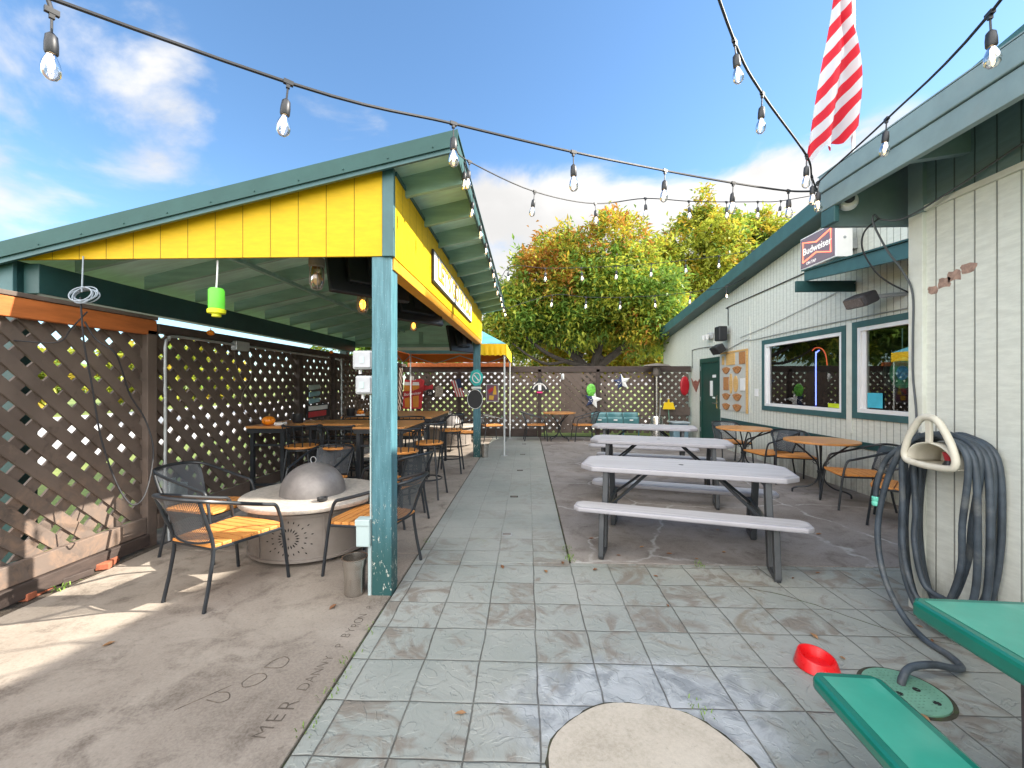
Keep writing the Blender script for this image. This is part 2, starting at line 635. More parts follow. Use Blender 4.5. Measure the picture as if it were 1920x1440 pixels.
m_backboard = basic("pale_grey_board", (0.50, 0.50, 0.46), 0.5, var=0.06)
m_dirt = basic("bare_soil", (0.075, 0.058, 0.043), 0.9, var=0.4, vs=9, bump=0.8, bs=30, dist=0.03)
m_moss = basic("moss_green", (0.09, 0.15, 0.02), 0.9, var=0.3)
m_signblue = basic("faded_blue_board", (0.26, 0.45, 0.50), 0.6, var=0.12)
m_signred = basic("red_sign_paint", (0.55, 0.03, 0.04), 0.5)
m_tealsign = basic("bright_teal_sign", (0.01, 0.42, 0.40), 0.4, var=0.04)
m_signwhite = basic("sign_white", (0.78, 0.78, 0.76), 0.5, var=0.03)
m_signblack = basic("sign_black", (0.012, 0.012, 0.014), 0.5)
m_gold = basic("gold_letter_paint", (0.50, 0.30, 0.03), 0.45)
m_navy = basic("navy_paint", (0.02, 0.035, 0.10), 0.6)
m_scratch = basic("scratched_groove", (0.10, 0.08, 0.062), 0.9, var=0.5, vs=30)
m_joint = basic("joint_dirt", (0.05, 0.045, 0.03), 0.95, var=0.4, vs=12, dirt=(0.06, 0.10, 0.02), dirt_amt=0.8)
m_disc = None
m_seam = basic("dark_recess", (0.01, 0.01, 0.01), 0.9)
m_leafdry = basic("dry_leaf_brown", (0.22, 0.10, 0.045), 0.7, var=0.3)
m_leafdry2 = basic("dry_leaf_orange", (0.30, 0.16, 0.07), 0.7, var=0.3)
m_lime = None
m_teal_clamp = basic("mint_hose_clamp", (0.14, 0.55, 0.42), 0.4)
m_scar = basic("torn_sticker_residue", (0.33, 0.215, 0.17), 0.8, var=0.3, vs=30)
m_neonred = emit("neon_red_tube", (1.0, 0.12, 0.06), 2.2)
m_neonblue = emit("neon_blue_tube", (0.12, 0.16, 1.0), 3.0)
m_letterglow = emit("sign_letter_glow", (.9, .88, .85), .55)
m_filament = emit("warm_filament", (1.0, 0.70, 0.40), 9.0)
m_unlit = basic("unlit_bulb", (.62, .48, .36), .4)
m_amberglow = emit("amber_lamp_core", (1.0, 0.42, 0.06), 2.6)


def glassy(name, col=(1, 1, 1), refl=0.14, rough=0.03):
    M = Mat(name)
    M.n.remove(M.b)
    t = M.n.new("ShaderNodeBsdfTransparent")
    t.inputs[0].default_value = (*col, 1)
    g = M.n.new("ShaderNodeBsdfGlossy")
    g.inputs["Roughness"].default_value = rough
    fr = M.n.new("ShaderNodeLayerWeight")
    fr.inputs["Blend"].default_value = 0.35
    f = M.math('MULTIPLY_ADD', fr.outputs["Fresnel"], 0.8, refl, clamp=True)
    mx = M.n.new("ShaderNodeMixShader")
    M.l.new(f, mx.inputs[0])
    M.l.new(t.outputs[0], mx.inputs[1])
    M.l.new(g.outputs[0], mx.inputs[2])
    M.l.new(mx.outputs[0], M.out.inputs[0])
    return M.mat


m_bulbglass = glassy("clear_bulb_glass", (0.97, 0.95, 0.92), 0.06)
m_jar = glassy("amber_jar_glass", (0.9, 0.78, 0.62), 0.08)
m_window = glassy("dark_window_glass", (0.72, 0.78, 0.74), 0.10, 0.0)
m_limeglass = basic("lime_trap_plastic", (0.30, 0.80, 0.16), 0.3, var=0.05)
_n, _l = m_limeglass.node_tree.nodes, m_limeglass.node_tree.links
_p = [x for x in _n if x.type == 'BSDF_PRINCIPLED'][0]
_t = _n.new("ShaderNodeBsdfTranslucent"); _t.inputs[0].default_value = (0.4, 0.95, 0.2, 1)
_m = _n.new("ShaderNodeMixShader"); _m.inputs[0].default_value = 0.6
_l.new(_p.outputs[0], _m.inputs[1]); _l.new(_t.outputs[0], _m.inputs[2])
_l.new(_m.outputs[0], [x for x in _n if x.type == 'OUTPUT_MATERIAL'][0].inputs[0])


def mesh_mat():
    M = Mat("expanded_metal_mesh")
    q = M.sep(M.obj())
    u = M.math('MULTIPLY', M.math('ADD', q[0], q[2]), 75.0)
    v = M.math('MULTIPLY', M.math('SUBTRACT', q[0], q[2]), 75.0)
    a = M.math('ABSOLUTE', M.math('SUBTRACT', M.math('FRACT', u), 0.5))
    b = M.math('ABSOLUTE', M.math('SUBTRACT', M.math('FRACT', v), 0.5))
    k = M.math('GREATER_THAN', M.math('MAXIMUM', a, b), 0.295)
    M.set(col=(0.075, 0.085, 0.098), rough=0.38)
    t = M.n.new("ShaderNodeBsdfTransparent")
    mx = M.n.new("ShaderNodeMixShader")
    M.l.new(k, mx.inputs[0])
    M.l.new(t.outputs[0], mx.inputs[1])
    M.l.new(M.b.outputs[0], mx.inputs[2])
    M.l.new(mx.outputs[0], M.out.inputs[0])
    return M.mat


m_mesh = mesh_mat()


def paving_mat():
    M = Mat("stamped_slate_paving")
    p = M.pos()
    co = M.sep(p)
    wob = M.noise(p, 3.0, 3, 0.5)
    wob2 = M.noise(M.mapping(p, loc=(7, 3, 1)), 3.0, 3, 0.5)
    u = M.math('DIVIDE', M.math('ADD', M.math('SUBTRACT', co[0], 0.054), M.math('MULTIPLY_ADD', wob, 0.03, -0.015)), 0.306)
    v = M.math('DIVIDE', M.math('ADD', M.math('SUBTRACT', co[1], 2.332), M.math('MULTIPLY_ADD', wob2, 0.03, -0.015)), 0.309)
    fu = M.math('ABSOLUTE', M.math('SUBTRACT', M.math('FRACT', u), 0.5))
    fv = M.math('ABSOLUTE', M.math('SUBTRACT', M.math('FRACT', v), 0.5))
    e = M.math('MAXIMUM', fu, fv)
    line = M.rng(e, 0.482, 0.494)
    soft = M.rng(e, 0.44, 0.5)
    cell = M.n.new("ShaderNodeCombineXYZ")
    M.l.new(M.math('FLOOR', u), cell.inputs[0])
    M.l.new(M.math('FLOOR', v), cell.inputs[1])
    wn_ = M.n.new("ShaderNodeTexWhiteNoise")
    M.l.new(cell.outputs[0], wn_.inputs[0])
    rnd = wn_.outputs["Value"]
    far = M.rng(co[1], 3.3, 4.6)
    shift = M.n.new("ShaderNodeVectorMath")
    shift.operation = 'MULTIPLY_ADD'
    M.l.new(cell.outputs[0], shift.inputs[0])
    shift.inputs[1].default_value = (0.37, 0.53, 0.7)
    M.l.new(p, shift.inputs[2])
    slate = M.noise(shift.outputs[0], 3.2, 9, 0.62, 1.6)
    broad = M.noise(p, 0.9, 6, 0.6)
    fine = M.noise(p, 28, 6, 0.7)
    base = M.mix(M.rng(broad, 0.3, 0.7), (0.255, 0.275, 0.25), (0.34, 0.345, 0.315))
    br = M.rng(M.math('ADD', slate, M.math('MULTIPLY_ADD', rnd, 0.16, -0.08)), 0.50, 0.66)
    br = M.math('MULTIPLY', br, M.math('MULTIPLY_ADD', far, -0.6, 0.9))
    c = M.mix(br, base, (0.20, 0.172, 0.142))
    c = M.mix(M.rng(fine, 0.55, 0.8, 0, 0.35), c, (0.20, 0.18, 0.155))
    # tan patches right of centre
    tp = M.math('MULTIPLY', M.rng(M.noise(M.mapping(p, loc=(2, 5, 0)), 2.1, 7, 0.65, 0.8), 0.56, 0.68), M.rng(co[0], 0.2, 0.9))
    c = M.mix(M.math('MULTIPLY', tp, 0.75), c, (0.20, 0.16, 0.11))
    # pale bluish efflorescence round the disc
    dxx = M.math('SUBTRACT', co[0], 0.55)
    dyy = M.math('MULTIPLY', M.math('SUBTRACT', co[1], 2.0), 1.6)
    rr = M.math('SQRT', M.math('ADD', M.math('MULTIPLY', dxx, dxx), M.math('MULTIPLY', dyy, dyy)))
    ef = M.math('MULTIPLY', M.rng(M.math('ADD', rr, M.math('MULTIPLY_ADD', slate, 0.8, -0.4)), 0.75, 0.42), 0.8)
    efc = M.mix(M.rng(M.noise(p, 5, 8, 0.65, 0.8), 0.42, 0.6), (0.43, 0.45, 0.47), (0.22, 0.235, 0.255))
    c = M.mix(ef, c, efc)
    # moss smears
    ms = M.rng(M.noise(M.mapping(p, loc=(11, 4, 0)), 1.3, 5, 0.6), 0.66, 0.76, 0, 0.55)
    c = M.mix(ms, c, (0.20, 0.21, 0.10))
    lw = M.math('MULTIPLY', line, M.math('MULTIPLY_ADD', far, -0.62, 0.82))
    lw = M.math('MULTIPLY', lw, M.rng(M.noise(p, 2.2, 3), 0.2, 0.6, 0.45, 1.0))
    c = M.mix(lw, c, (0.06, 0.055, 0.045))
    M.set(col=c, rough=M.math('MULTIPLY_ADD', fine, 0.3, 0.38))
    ridge = M.noise(shift.outputs[0], 5.5, 3, 0.5, 2.2)
    h = M.math('ADD', M.math('MULTIPLY', slate, 0.8), M.math('MULTIPLY', M.rng(ridge, 0.5, 0.54), 0.22))
    h = M.math('SUBTRACT', h, M.math('MULTIPLY', soft, 0.12))
    h = M.math('SUBTRACT', h, M.math('MULTIPLY', line, 0.5))
    h = M.math('ADD', h, M.math('MULTIPLY', fine, 0.12))
    h = M.math('MULTIPLY', h, M.math('MULTIPLY_ADD', far, -0.65, 1.0))
    M.bump(h, 0.55, 0.02)
    return M.mat


def concrete_mat(name, a, b, stain, stain_amt, streak=None, seed=0):
    M = Mat(name)
    p = M.mapping(M.pos(), loc=(seed, seed * 2, 0))
    n1 = M.noise(p, 0.8, 8, 0.62, 0.4)
    n2 = M.noise(p, 3.5, 9, 0.7, 0.5)
    n3 = M.noise(p, 70, 4, 0.7)
    n4 = M.noise(p, 14, 8, 0.75)
    c = M.mix(M.rng(n1, 0.32, 0.68), a, b)
    c = M.mix(M.rng(n2, 0.46, 0.72, 0, stain_amt), c, stain)
    n5 = M.noise(p, 38, 7, 0.8)
    c = M.mix(M.rng(n5, 0.52, 0.72, 0, 0.55), c, tuple(x * 0.75 for x in stain))
    c = M.mix(M.rng(n4, 0.56, 0.74, 0, 0.35), c, tuple(x * 0.6 for x in stain))
    c = M.mix(M.rng(n3, 0.35, 0.65, 0, 0.25), c, tuple(min(1, x * 1.25) for x in b))
    if streak:
        vo = M.n.new("ShaderNodeTexVoronoi")
        vo.feature = 'DISTANCE_TO_EDGE'
        vo.inputs["Scale"].default_value = 0.55
        wv = M.n.new("ShaderNodeVectorMath")
        wv.operation = 'MULTIPLY_ADD'
        nn = M.n.new("ShaderNodeTexNoise")
        nn.inputs["Scale"].default_value = 2.5
        nn.inputs["Detail"].default_value = 6
        M.l.new(p, nn.inputs["Vector"])
        M.l.new(nn.outputs["Color"], wv.inputs[0])
        wv.inputs[1].default_value = (0.35, 0.35, 0.35)
        M.l.new(p, wv.inputs[2])
        M.l.new(wv.outputs[0], vo.inputs["Vector"])
        k = M.math('MULTIPLY', M.rng(vo.outputs["Distance"], 0.012, 0.002), M.rng(n2, 0.35, 0.6, 0, 0.6))
        c = M.mix(k, c, streak)
    M.set(col=c, rough=0.82)
    M.bump(M.math('ADD', M.math('MULTIPLY', n4, 0.6), M.math('MULTIPLY', n3, 0.4)), 0.35, 0.006)
    return M.mat


m_paving = paving_mat()
m_slab_l = concrete_mat("stained_beige_concrete", (0.21, 0.175, 0.142), (0.345, 0.30, 0.25), (0.10, 0.079, 0.061), 0.95, None, 3)
m_slab_r = concrete_mat("stained_brown_concrete", (0.165, 0.14, 0.122), (0.275, 0.25, 0.232), (0.10, 0.077, 0.062), 0.9, (0.5, 0.5, 0.48), 9)


def grass_mat():
    M = Mat("lawn_and_road_verge")
    p = M.pos()
    n = M.noise(p, 0.5, 6, 0.6)
    n2 = M.noise(p, 14, 5, 0.7)
    c = M.mix(M.rng(n, 0.3, 0.7), (0.10, 0.16, 0.03), (0.22, 0.24, 0.06))
    c = M.mix(M.rng(n2, 0.4, 0.7, 0, 0.5), c, (0.05, 0.09, 0.02))
    M.set(col=c, rough=0.9)
    M.bump(n2, 0.6, 0.03)
    return M.mat


m_grass = grass_mat()
m_road = concrete_mat("pale_road", (0.42, 0.41, 0.39), (0.50, 0.49, 0.47), (0.34, 0.33, 0.31), 0.5, None, 21)

# ------------------------------------------------------------------ ground
g = MB()
g.add([(-400, -400, -0.06), (400, -400, -0.06), (400, 700, -0.06), (-400, 700, -0.06)], [(0, 1, 2, 3)])
tag(g.build("ground", m_grass, origin=False), "grass lawn spreading away outside the fenced yard", "ground", kind="structure")
g = MB()
g.bb((-3.85, -2.0, -0.05), (4.7, 12.6, -0.012))
tag(g.build("soil_bed", m_joint, origin=False), "dark soil showing in joints and along the fence foot", "soil", kind="structure")
g = MB()
g.bb((-3.72, -2.0, -0.045), (-3.39, 12.4, -0.006))
tag(g.build("soil_strip", m_dirt, origin=False), "strip of bare dark soil between slab and left fence", "soil", kind="structure")
g = MB()
g.bb((-3.39, -2.0, -0.04), (-0.968, 3.79, 0.0))
g.bb((-3.39, 3.80, -0.04), (-0.968, 7.70, 0.0))
g.bb((-3.39, 7.71, -0.04), (-0.968, 12.25, 0.0))
slab_l = g.build("concrete_slab", m_slab_l, bevel=0.006, origin=False)
tag(slab_l, "stained beige concrete slab under the pavilion with scratched names", "concrete slab", kind="structure")
g = MB()
g.bb((-0.954, -2.0, -0.04), (2.66, 3.63, 0.0))
g.bb((-0.954, 3.634, -0.04), (0.355, 12.25, 0.0))
g.bb((2.664, 3.03, -0.04), (4.60, 3.63, 0.0))
tag(g.build("stone_path", m_paving, bevel=0.004, origin=False), "grey green stamped slate paving forming the central path", "path", kind="structure")
g = MB()
g.bb((0.372, 3.65, -0.04), (4.60, 7.46, -0.002))
g.bb((0.372, 7.475, -0.04), (4.60, 12.25, -0.002))
tag(g.build("patio_slab", m_slab_r, bevel=0.006, origin=False), "stained brown concrete patio under the picnic tables", "patio", kind="structure")
# roads beyond the fences
g = MB()
g.bb((-22, -40, -0.056), (-9, 120, -0.050))
tag(g.build("side_road", m_road, origin=False), "pale road beyond the left lattice fence", "road", kind="structure")
g = MB()
g.bb((-8.9, 15.0, -0.056), (30, 20, -0.051))
tag(g.build("rear_lane", m_road, origin=False), "pale lane beyond the back lattice fence", "road", kind="structure")

# scratched letters in slab
def scratch(body, px, py, size, ang, off=-0.0012):
    a = R(ang)
    rs = random.Random(len(body) * 7 + int(py * 100))
    t = MB()
    n = len(body)
    for i, ch in enumerate(body):
        if ch == " ": continue
        d = (i - (n - 1) / 2) * size * .72
        aj = a + rs.uniform(-.14, .14)
        q = rs.uniform(-.09, .09) * size
        m = frame4((px + d * math.cos(a) - q * math.sin(a), py + d * math.sin(a) + q * math.cos(a), 0.0014), (math.cos(aj), math.sin(aj), 0), (-math.sin(aj), math.cos(aj), 0))
        t.text(ch, size * rs.uniform(.88, 1.1), m, 0, 0, off)
    return t.build("scratched_name", m_scratch, slab_l)


scratch("BYRON P", -1.06, 2.70, 0.075, 86)
scratch("DANNY P", -1.09, 2.27, 0.078, 85)
scratch("MER", -1.12, 1.90, 0.11, 84)
scratch("JOS", -1.07, 3.42, 0.075, 80)
t = MB()
for pts in ([(-1.62, 1.93), (-1.47, 2.10)], [(-1.52, 2.00), (-1.45, 1.985), (-1.42, 2.01), (-1.45, 2.05), (-1.50, 2.05)],
            [(-1.43, 2.12), (-1.40, 2.09), (-1.35, 2.11), (-1.33, 2.16), (-1.36, 2.19), (-1.41, 2.18), (-1.43, 2.12)],
            [(-1.39, 2.24), (-1.30, 2.24), (-1.29, 2.30), (-1.33, 2.33), (-1.37, 2.30), (-1.39, 2.24)]):
    P = spline([(x, y, 0.0) for x, y in pts], 5)
    t.tube(P, 0.0028, 5)
t.build("scratched_name", m_scratch, slab_l)

# ------------------------------------------------------------------ lattice fences
FX = -3.58
PITCH = 0.147


def lattice(mb, axis, a0, a1, z0, z1, c1, c2, th, w=0.087, mm=0, ph=0.0):
    """two layers of diagonal slats clipped to a rectangle a0..a1 x z0..z1 ; axis 'y' or 'x'"""
    step = PITCH * math.sqrt(2)
    hw = w * math.sqrt(2) / 2

    def clip(poly):
        def cut(poly, f):
            out = []
            for i in range(len(poly)):
                p, q = poly[i], poly[(i + 1) % len(poly)]
                fp, fq = f(p), f(q)
                if fp >= 0: out.append(p)
                if (fp >= 0) != (fq >= 0):
                    t = fp / (fp - fq)
                    out.append((p[0] + (q[0] - p[0]) * t, p[1] + (q[1] - p[1]) * t))
            return out
        for f in (lambda p: p[0] - a0, lambda p: a1 - p[0], lambda p: p[1] - z0, lambda p: z1 - p[1]):
            poly = cut(poly, f)
            if len(poly) < 3: return []
        return poly

    H = z1 - z0
    for sgn, cc in ((1, c1), (-1, c2)):
        k0 = int((a0 - H) / step) - 2
        k1 = int((a1 + H) / step) + 2
        for k in range(k0, k1 + 1):
            b = k * step + ph + random.uniform(-0.011, 0.011)
            H_ = H + random.uniform(-0.012, 0.012)
            if sgn > 0:
                poly = [(b - hw, z0), (b + hw, z0), (b + hw + H_, z1), (b - hw + H_, z1)]
            else:
                poly = [(b - hw, z1), (b + hw, z1), (b + hw + H_, z0), (b - hw + H_, z0)]
            poly = clip(poly)
            if not poly: continue
            j = random.uniform(-0.002, 0.002)
            if axis == 'y':
                mb.prism([(cc + j, p[0], p[1]) for p in poly], (th, 0, 0), mm)
            else:
                mb.prism([(p[0], cc + j, p[1]) for p in poly], (0, th, 0), mm)


fence = thing("lattice_fence", "brown weathered lattice fence along the left side under the pavilion", "fence", (FX, 6, 0))
posts_y = [1.2, 3.90, 6.55, 7.75, 10.1]
for y in posts_y:
    MB().bb((FX + 0.0, y - 0.05, -0.05), (FX + 0.10, y + 0.05, 2.0)).build("post", m_fencedk if y > 5 else m_fence, fence, world=True, bevel=0.005)
ys = [-1.5] + posts_y + [12.3]
for i in range(len(ys) - 1):
    a0, a1 = ys[i] + 0.05, ys[i + 1] - 0.05
    if i == 0: a0 = -1.5
    mb = MB()
    lattice(mb, 'y', a0 + 0.001, a1 - 0.001, 0.27, 1.99, FX + 0.004, FX + 0.026, 0.02)
    mb.build("lattice_panel", m_fence, fence, world=True)
MB().bb((FX - 0.03, 3.96, 1.99), (FX + 0.11, 12.3, 2.07)).build("top_rail", m_fencedk, fence, world=True, bevel=0.006)
MB().bb((FX + 0.05, -1.5, 1.955), (FX + 0.10, 3.95, 2.095)).build("top_rail", m_orangeboard, fence, world=True, bevel=0.006)["label"] = "orange stained top board at the near end"
MB().bb((FX - 0.03, -1.5, 2.098), (FX + 0.11, 3.955, 2.13)).build("cap_board", m_fence, fence, world=True, bevel=0.004)
b = MB()
b.bb((FX + 0.05, -1.5, 0.13), (FX + 0.10, 3.84, 0.275))
b.bb((FX + 0.05, 3.96, 0.13), (FX + 0.10, 12.2, 0.275))
b.build("bottom_rail", m_fence, fence, world=True, bevel=0.005)
b = MB()
b.bb((FX + 0.02, -1.5, 0.02), (FX + 0.13, 3.84, 0.125))
b.build("base_board", m_fencedk, fence, world=True, bevel=0.006)

FY = 12.3
bf = thing("lattice_fence", "dark brown lattice fence closing the far end of the yard", "fence", (0, FY, 0))
px_ = [-1.93, 0.36, 2.0, 3.62]
for x in px_:
    MB().bb((x - 0.05, FY - 0.06, -0.05), (x + 0.05, FY + 0.05, 1.92)).build("post", m_fencedk, bf, world=True, bevel=0.005)
xs = [-3.55] + px_ + [4.58]
for i in range(len(xs) - 1):
    mb = MB()
    x0, x1 = xs[i] + 0.051, xs[i + 1] - 0.051
    if i == 2:      # damaged infill: dense single-direction boards between two lattice halves
        lattice(mb, 'x', x0, x0 + 0.55, 0.12, 1.83, FY - 0.008, FY - 0.03, 0.02)
        lattice(mb, 'x', x0 + 0.551, x1 - 0.40, 0.12, 1.83, FY - 0.008, FY - 0.03, 0.02, w=0.135)
        lattice(mb, 'x', x1 - 0.399, x1, 0.12, 1.83, FY - 0.008, FY - 0.03, 0.02)
    else:
        lattice(mb, 'x', x0, x1, 0.12, 1.83, FY - 0.008, FY - 0.03, 0.02)
    mb.build("lattice_panel", m_fence, bf, world=True)
MB().bb((-0.43, FY - 0.06, 1.835), (4.58, FY + 0.05, 2.0)).build("top_rail", m_fencedk, bf, world=True, bevel=0.006)
MB().bb((-3.55, FY - 0.05, 1.835), (-0.432, FY + 0.05, 2.0)).build("top_rail", m_fencedk, bf, world=True, bevel=0.006)
MB().bb((-3.40, FY - 0.10, 1.985), (-0.45, FY - 0.065, 2.10)).build("top_board", m_orangeboard, bf, world=True, bevel=0.005)["label"] = "orange brown board above the left half"
MB().bb((-3.55, FY - 0.06, 0.02), (0.30, FY + 0.03, 0.24)).build("bottom_rail", m_fencedk, bf, world=True, bevel=0.006)
MB().bb((3.68, FY - 0.055, 0.62), (4.56, FY - 0.035, 0.85)).build("repair_board", m_fence, bf, world=True)

# ------------------------------------------------------------------ pavilion
pav = thing("pavilion", "open yellow and teal pavilion with sloping shed roof over the seating", "pavilion", (-2.3, 6, 0))
PX0, PX1, PY0, PY1 = -3.86, -0.95, 3.03, 8.95
SL = 0.226


def zr(x): return 3.013 + (x + 1.005) * SL      # underside of roof deck front


for (x, y) in ((-1.03, 3.10), (-1.03, 8.88), (-3.80, 3.10), (-3.80, 8.88)):
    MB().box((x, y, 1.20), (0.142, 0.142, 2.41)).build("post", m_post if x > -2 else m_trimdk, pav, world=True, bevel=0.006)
# white lit corner strip on near right post is simply the same post; header boards
b = MB()
fx0 = -3.86
b.prism([(fx0, 3.02, 2.405), (-1.02, 3.02, 2.405), (-1.02, 3.02, zr(-1.02) + .03), (fx0, 3.02, max(zr(fx0) + .03, 2.412))], (0, 0.02, 0))
b.build("gable_panel", m_yellow_f, pav, world=True)
b = MB()
b.prism([(-3.86, 8.93, 2.30), (-1.02, 8.93, 2.30), (-1.02, 8.93, zr(-1.02) + .069), (-3.86, 8.93, zr(-3.86) + .069)], (0, 0.02, 0))
b.build("gable_panel", m_soffit, pav, world=True)
b = MB()
for x in (-3.0, -2.2, -1.5):
    b.bb((x - 0.04, 8.89, 2.31), (x + 0.04, 8.928, 2.42 + (x + 3.0) * 0.2))
b.bb((-3.7, 8.885, 2.27), (-1.11, 8.928, 2.33))
b.build("gable_stud", m_rafter, pav, world=True)
MB().bb((-1.018, 3.005, 2.40), (-0.936, 3.045, 3.02)).build("corner_board", m_trim, pav, world=True, bevel=0.003)
# side fascia (yellow), amber lower trim
b = MB()
b.bb((-0.958, 3.05, 2.40), (-0.938, 8.98, 2.985))
b.build("side_panel", m_yellow_s, pav, world=True)
MB().bb((-1.05, 3.05, 2.315), (-0.945, 8.98, 2.398)).build("side_beam", m_ambertrim, pav, world=True, bevel=0.004)
b = MB()
b.bb((-1.00, 3.05, 2.40), (-0.962, 8.98, 2.98))
b.build("inner_beam", m_rafter, pav, world=True)
b = MB()
b.bb((-3.70, 3.05, 2.165), (-3.58, 8.9, 2.385))
b.build("left_beam", m_trimdk, pav, world=True, bevel=0.004)
MB().bb((-3.90, 3.0, 2.165), (-3.72, 3.03, 2.40)).build("beam_end", m_trim, pav, world=True, bevel=0.004)
# roof deck + metal sheet
RX0, RX1, RY0, RY1 = -4.25, -0.50, 2.93, 9.05
b = MB()
zz = lambda x: zr(x) + 0.035
zd = lambda x: zr(x) + 0.072
b.prism([(RX0, RY0 + .03, zd(RX0)), (RX1, RY0 + .03, zd(RX1)), (RX1, RY0 + .03, zd(RX1) + 0.015), (RX0, RY0 + .03, zd(RX0) + 0.015)], (0, RY1 - RY0 - .05, 0))
b.build("roof_deck", m_soffit, pav, world=True)
b = MB()
b.prism([(RX0 - .02, RY0, zz(RX0) + 0.05), (RX1 + .03, RY0, zz(RX1) + 0.055), (RX1 + .03, RY0, zz(RX1) + 0.065), (RX0 - .02, RY0, zz(RX0) + 0.06)], (0, RY1 - RY0, 0))
b.build("roof_sheet", m_roofmetal, pav, world=True)
b = MB()      # metal rake flashing on the front
b.prism([(RX0, RY0 - .012, zz(RX0) - 0.04), (RX1 + .03, RY0 - .012, zz(RX1) - 0.04), (RX1 + .03, RY0 - .012, zz(RX1) + 0.07), (RX0, RY0 - .012, zz(RX0) + 0.07)], (0, 0.012, 0))
for i in range(12):
    x = RX0 + 0.2 + i * 0.31
    b.ball((x, RY0 - .013, zz(x) - 0.02), 0.006, 8)
b.build("rake_flashing", m_roofmetal, pav, world=True)
b = MB()      # rake trim board below
b.prism([(RX0, RY0 + .004, zz(RX0) - 0.075), (RX1, RY0 + .004, zz(RX1) - 0.075), (RX1, RY0 + .004, zz(RX1) + 0.0), (RX0, RY0 + .004, zz(RX0) + 0.0)], (0, 0.022, 0))
b.build("rake_board", m_trim, pav, world=True)
b = MB()
b.bb((RX1 - 0.002, RY0 + .03, zz(RX1) - 0.09), (RX1 + 0.02, RY1 - .03, zz(RX1) + 0.045))
b.build("eave_board", m_roofmetal, pav, world=True, bevel=0.003)
# rafters
for i in range(10):
    y = 3.30 + i * 0.62
    b = MB()
    xe = RX1 if i < 99 else RX1
    b.prism([(-3.578, y, zr(-3.578) - 0.045), (xe, y, zr(xe) - 0.09), (xe, y, zd(xe) - .001), (-3.578, y, zd(-3.578) - .001)], (0, 0.04, 0))
    b.build("rafter", m_rafter, pav, world=True)
for x in (-2.55,):
    b = MB()
    b.bb((x - 0.02, 3.06, zr(x) - 0.09), (x + 0.02, 8.92, zr(x) - 0.054))
    b.build("cross_strip", m_rafter, pav, world=True)
# blocking strip on top of inner beam under overhang
MB().bb((-0.960, 3.06, 2.99), (-0.930, 8.97, 3.02)).build("frieze_strip", m_trim, pav, world=True)

# sign on pavilion side
sg = thing("hanging_sign", "long white sign reading lets go ducks on the yellow pavilion side", "sign", (-0.93, 5.2, 2.5))
b = MB()
b.bb((-0.934, 4.20, 2.505), (-0.912, 7.10, 2.825))
b.build("board", m_signblack, sg, world=True, bevel=0.003)
b = MB()
b.bb((-0.912, 4.225, 2.525), (-0.909, 7.075, 2.805))
b.build("face", m_signwhite, sg, world=True)
b = MB()
b.text("LET'S GO DUCKS", 0.30, frame4((-0.9085, 5.65, 2.665), (0, 1, 0), (0, 0, 1)), 0, 0.006, 0.004, 1.12)
b.build("lettering", m_gold, sg, world=True)
b = MB()
b.text("LET'S GO DUCKS", 0.30, frame4((-0.9070, 5.665, 2.657), (0, 1, 0), (0, 0, 1)), 0, 0.001, 0.0, 1.12)
b.build("lettering", m_signblack, sg, world=True)

# banner under far header
bn = MB()
bn.bb((-3.25, 8.90, 2.195), (-1.25, 8.905, 2.262))
o = bn.build("banner", m_signwhite)
tag(o, "long white banner strip below the far end of the pavilion roof", "banner")

# ------------------------------------------------------------------ main building
WX = 4.62
bld = thing("building", "cream sided bar building with dark green trim on the right", "building", (WX, 8, 0))


def rake(y): return 4.20 - (y - 6.583) * 0.131      # top of rake board


W1 = (6.404, 8.636, 0.995, 2.35)
W2 = (4.30, 6.282, 1.02, 2.368)
DR = (10.54, 11.63, 0.0, 2.13)
b = MB()


def wall_piece(y0, y1, z0, z1a, z1b=None):
    z1b = z1a if z1b is None else z1b
    b.prism([(WX, y0, z0), (WX, y1, z0), (WX, y1, z1b), (WX, y0, z1a)], (0.10, 0, 0))


top = lambda y: rake(y) - 0.12
i_ = 0.05   # opening inset (trim covers it)
ycuts = [2.9, W2[0] + i_, W2[1] - i_, W1[0] + i_, W1[1] - i_, DR[0], DR[1], 14.8]
for k in range(len(ycuts) - 1):
    y0, y1 = ycuts[k], ycuts[k + 1]
    if k == 1:
        wall_piece(y0, y1, -0.05, W2[2] + i_)
        wall_piece(y0, y1, W2[3] - i_, top(y0), top(y1))
    elif k == 3:
        wall_piece(y0, y1, -0.05, W1[2] + i_)
        wall_piece(y0, y1, W1[3] - i_, top(y0), top(y1))
    elif k == 5:
        wall_piece(y0, y1, DR[3], top(y0), top(y1))
    else:
        wall_piece(y0, y1, -0.05, top(y0), top(y1))
b.build("wall", m_wall, bld, world=True)
b = MB()   # rest of the shell (unseen sides) so that the sun is blocked properly
b.bb((WX + 0.1, 14.7, -0.05), (14.0, 14.8, rake(14.8) - 0.12))
b.bb((13.9, -4, -0.05), (14.0, 14.7, 3.0))
b.build("shell_wall", m_cream, bld, world=True)
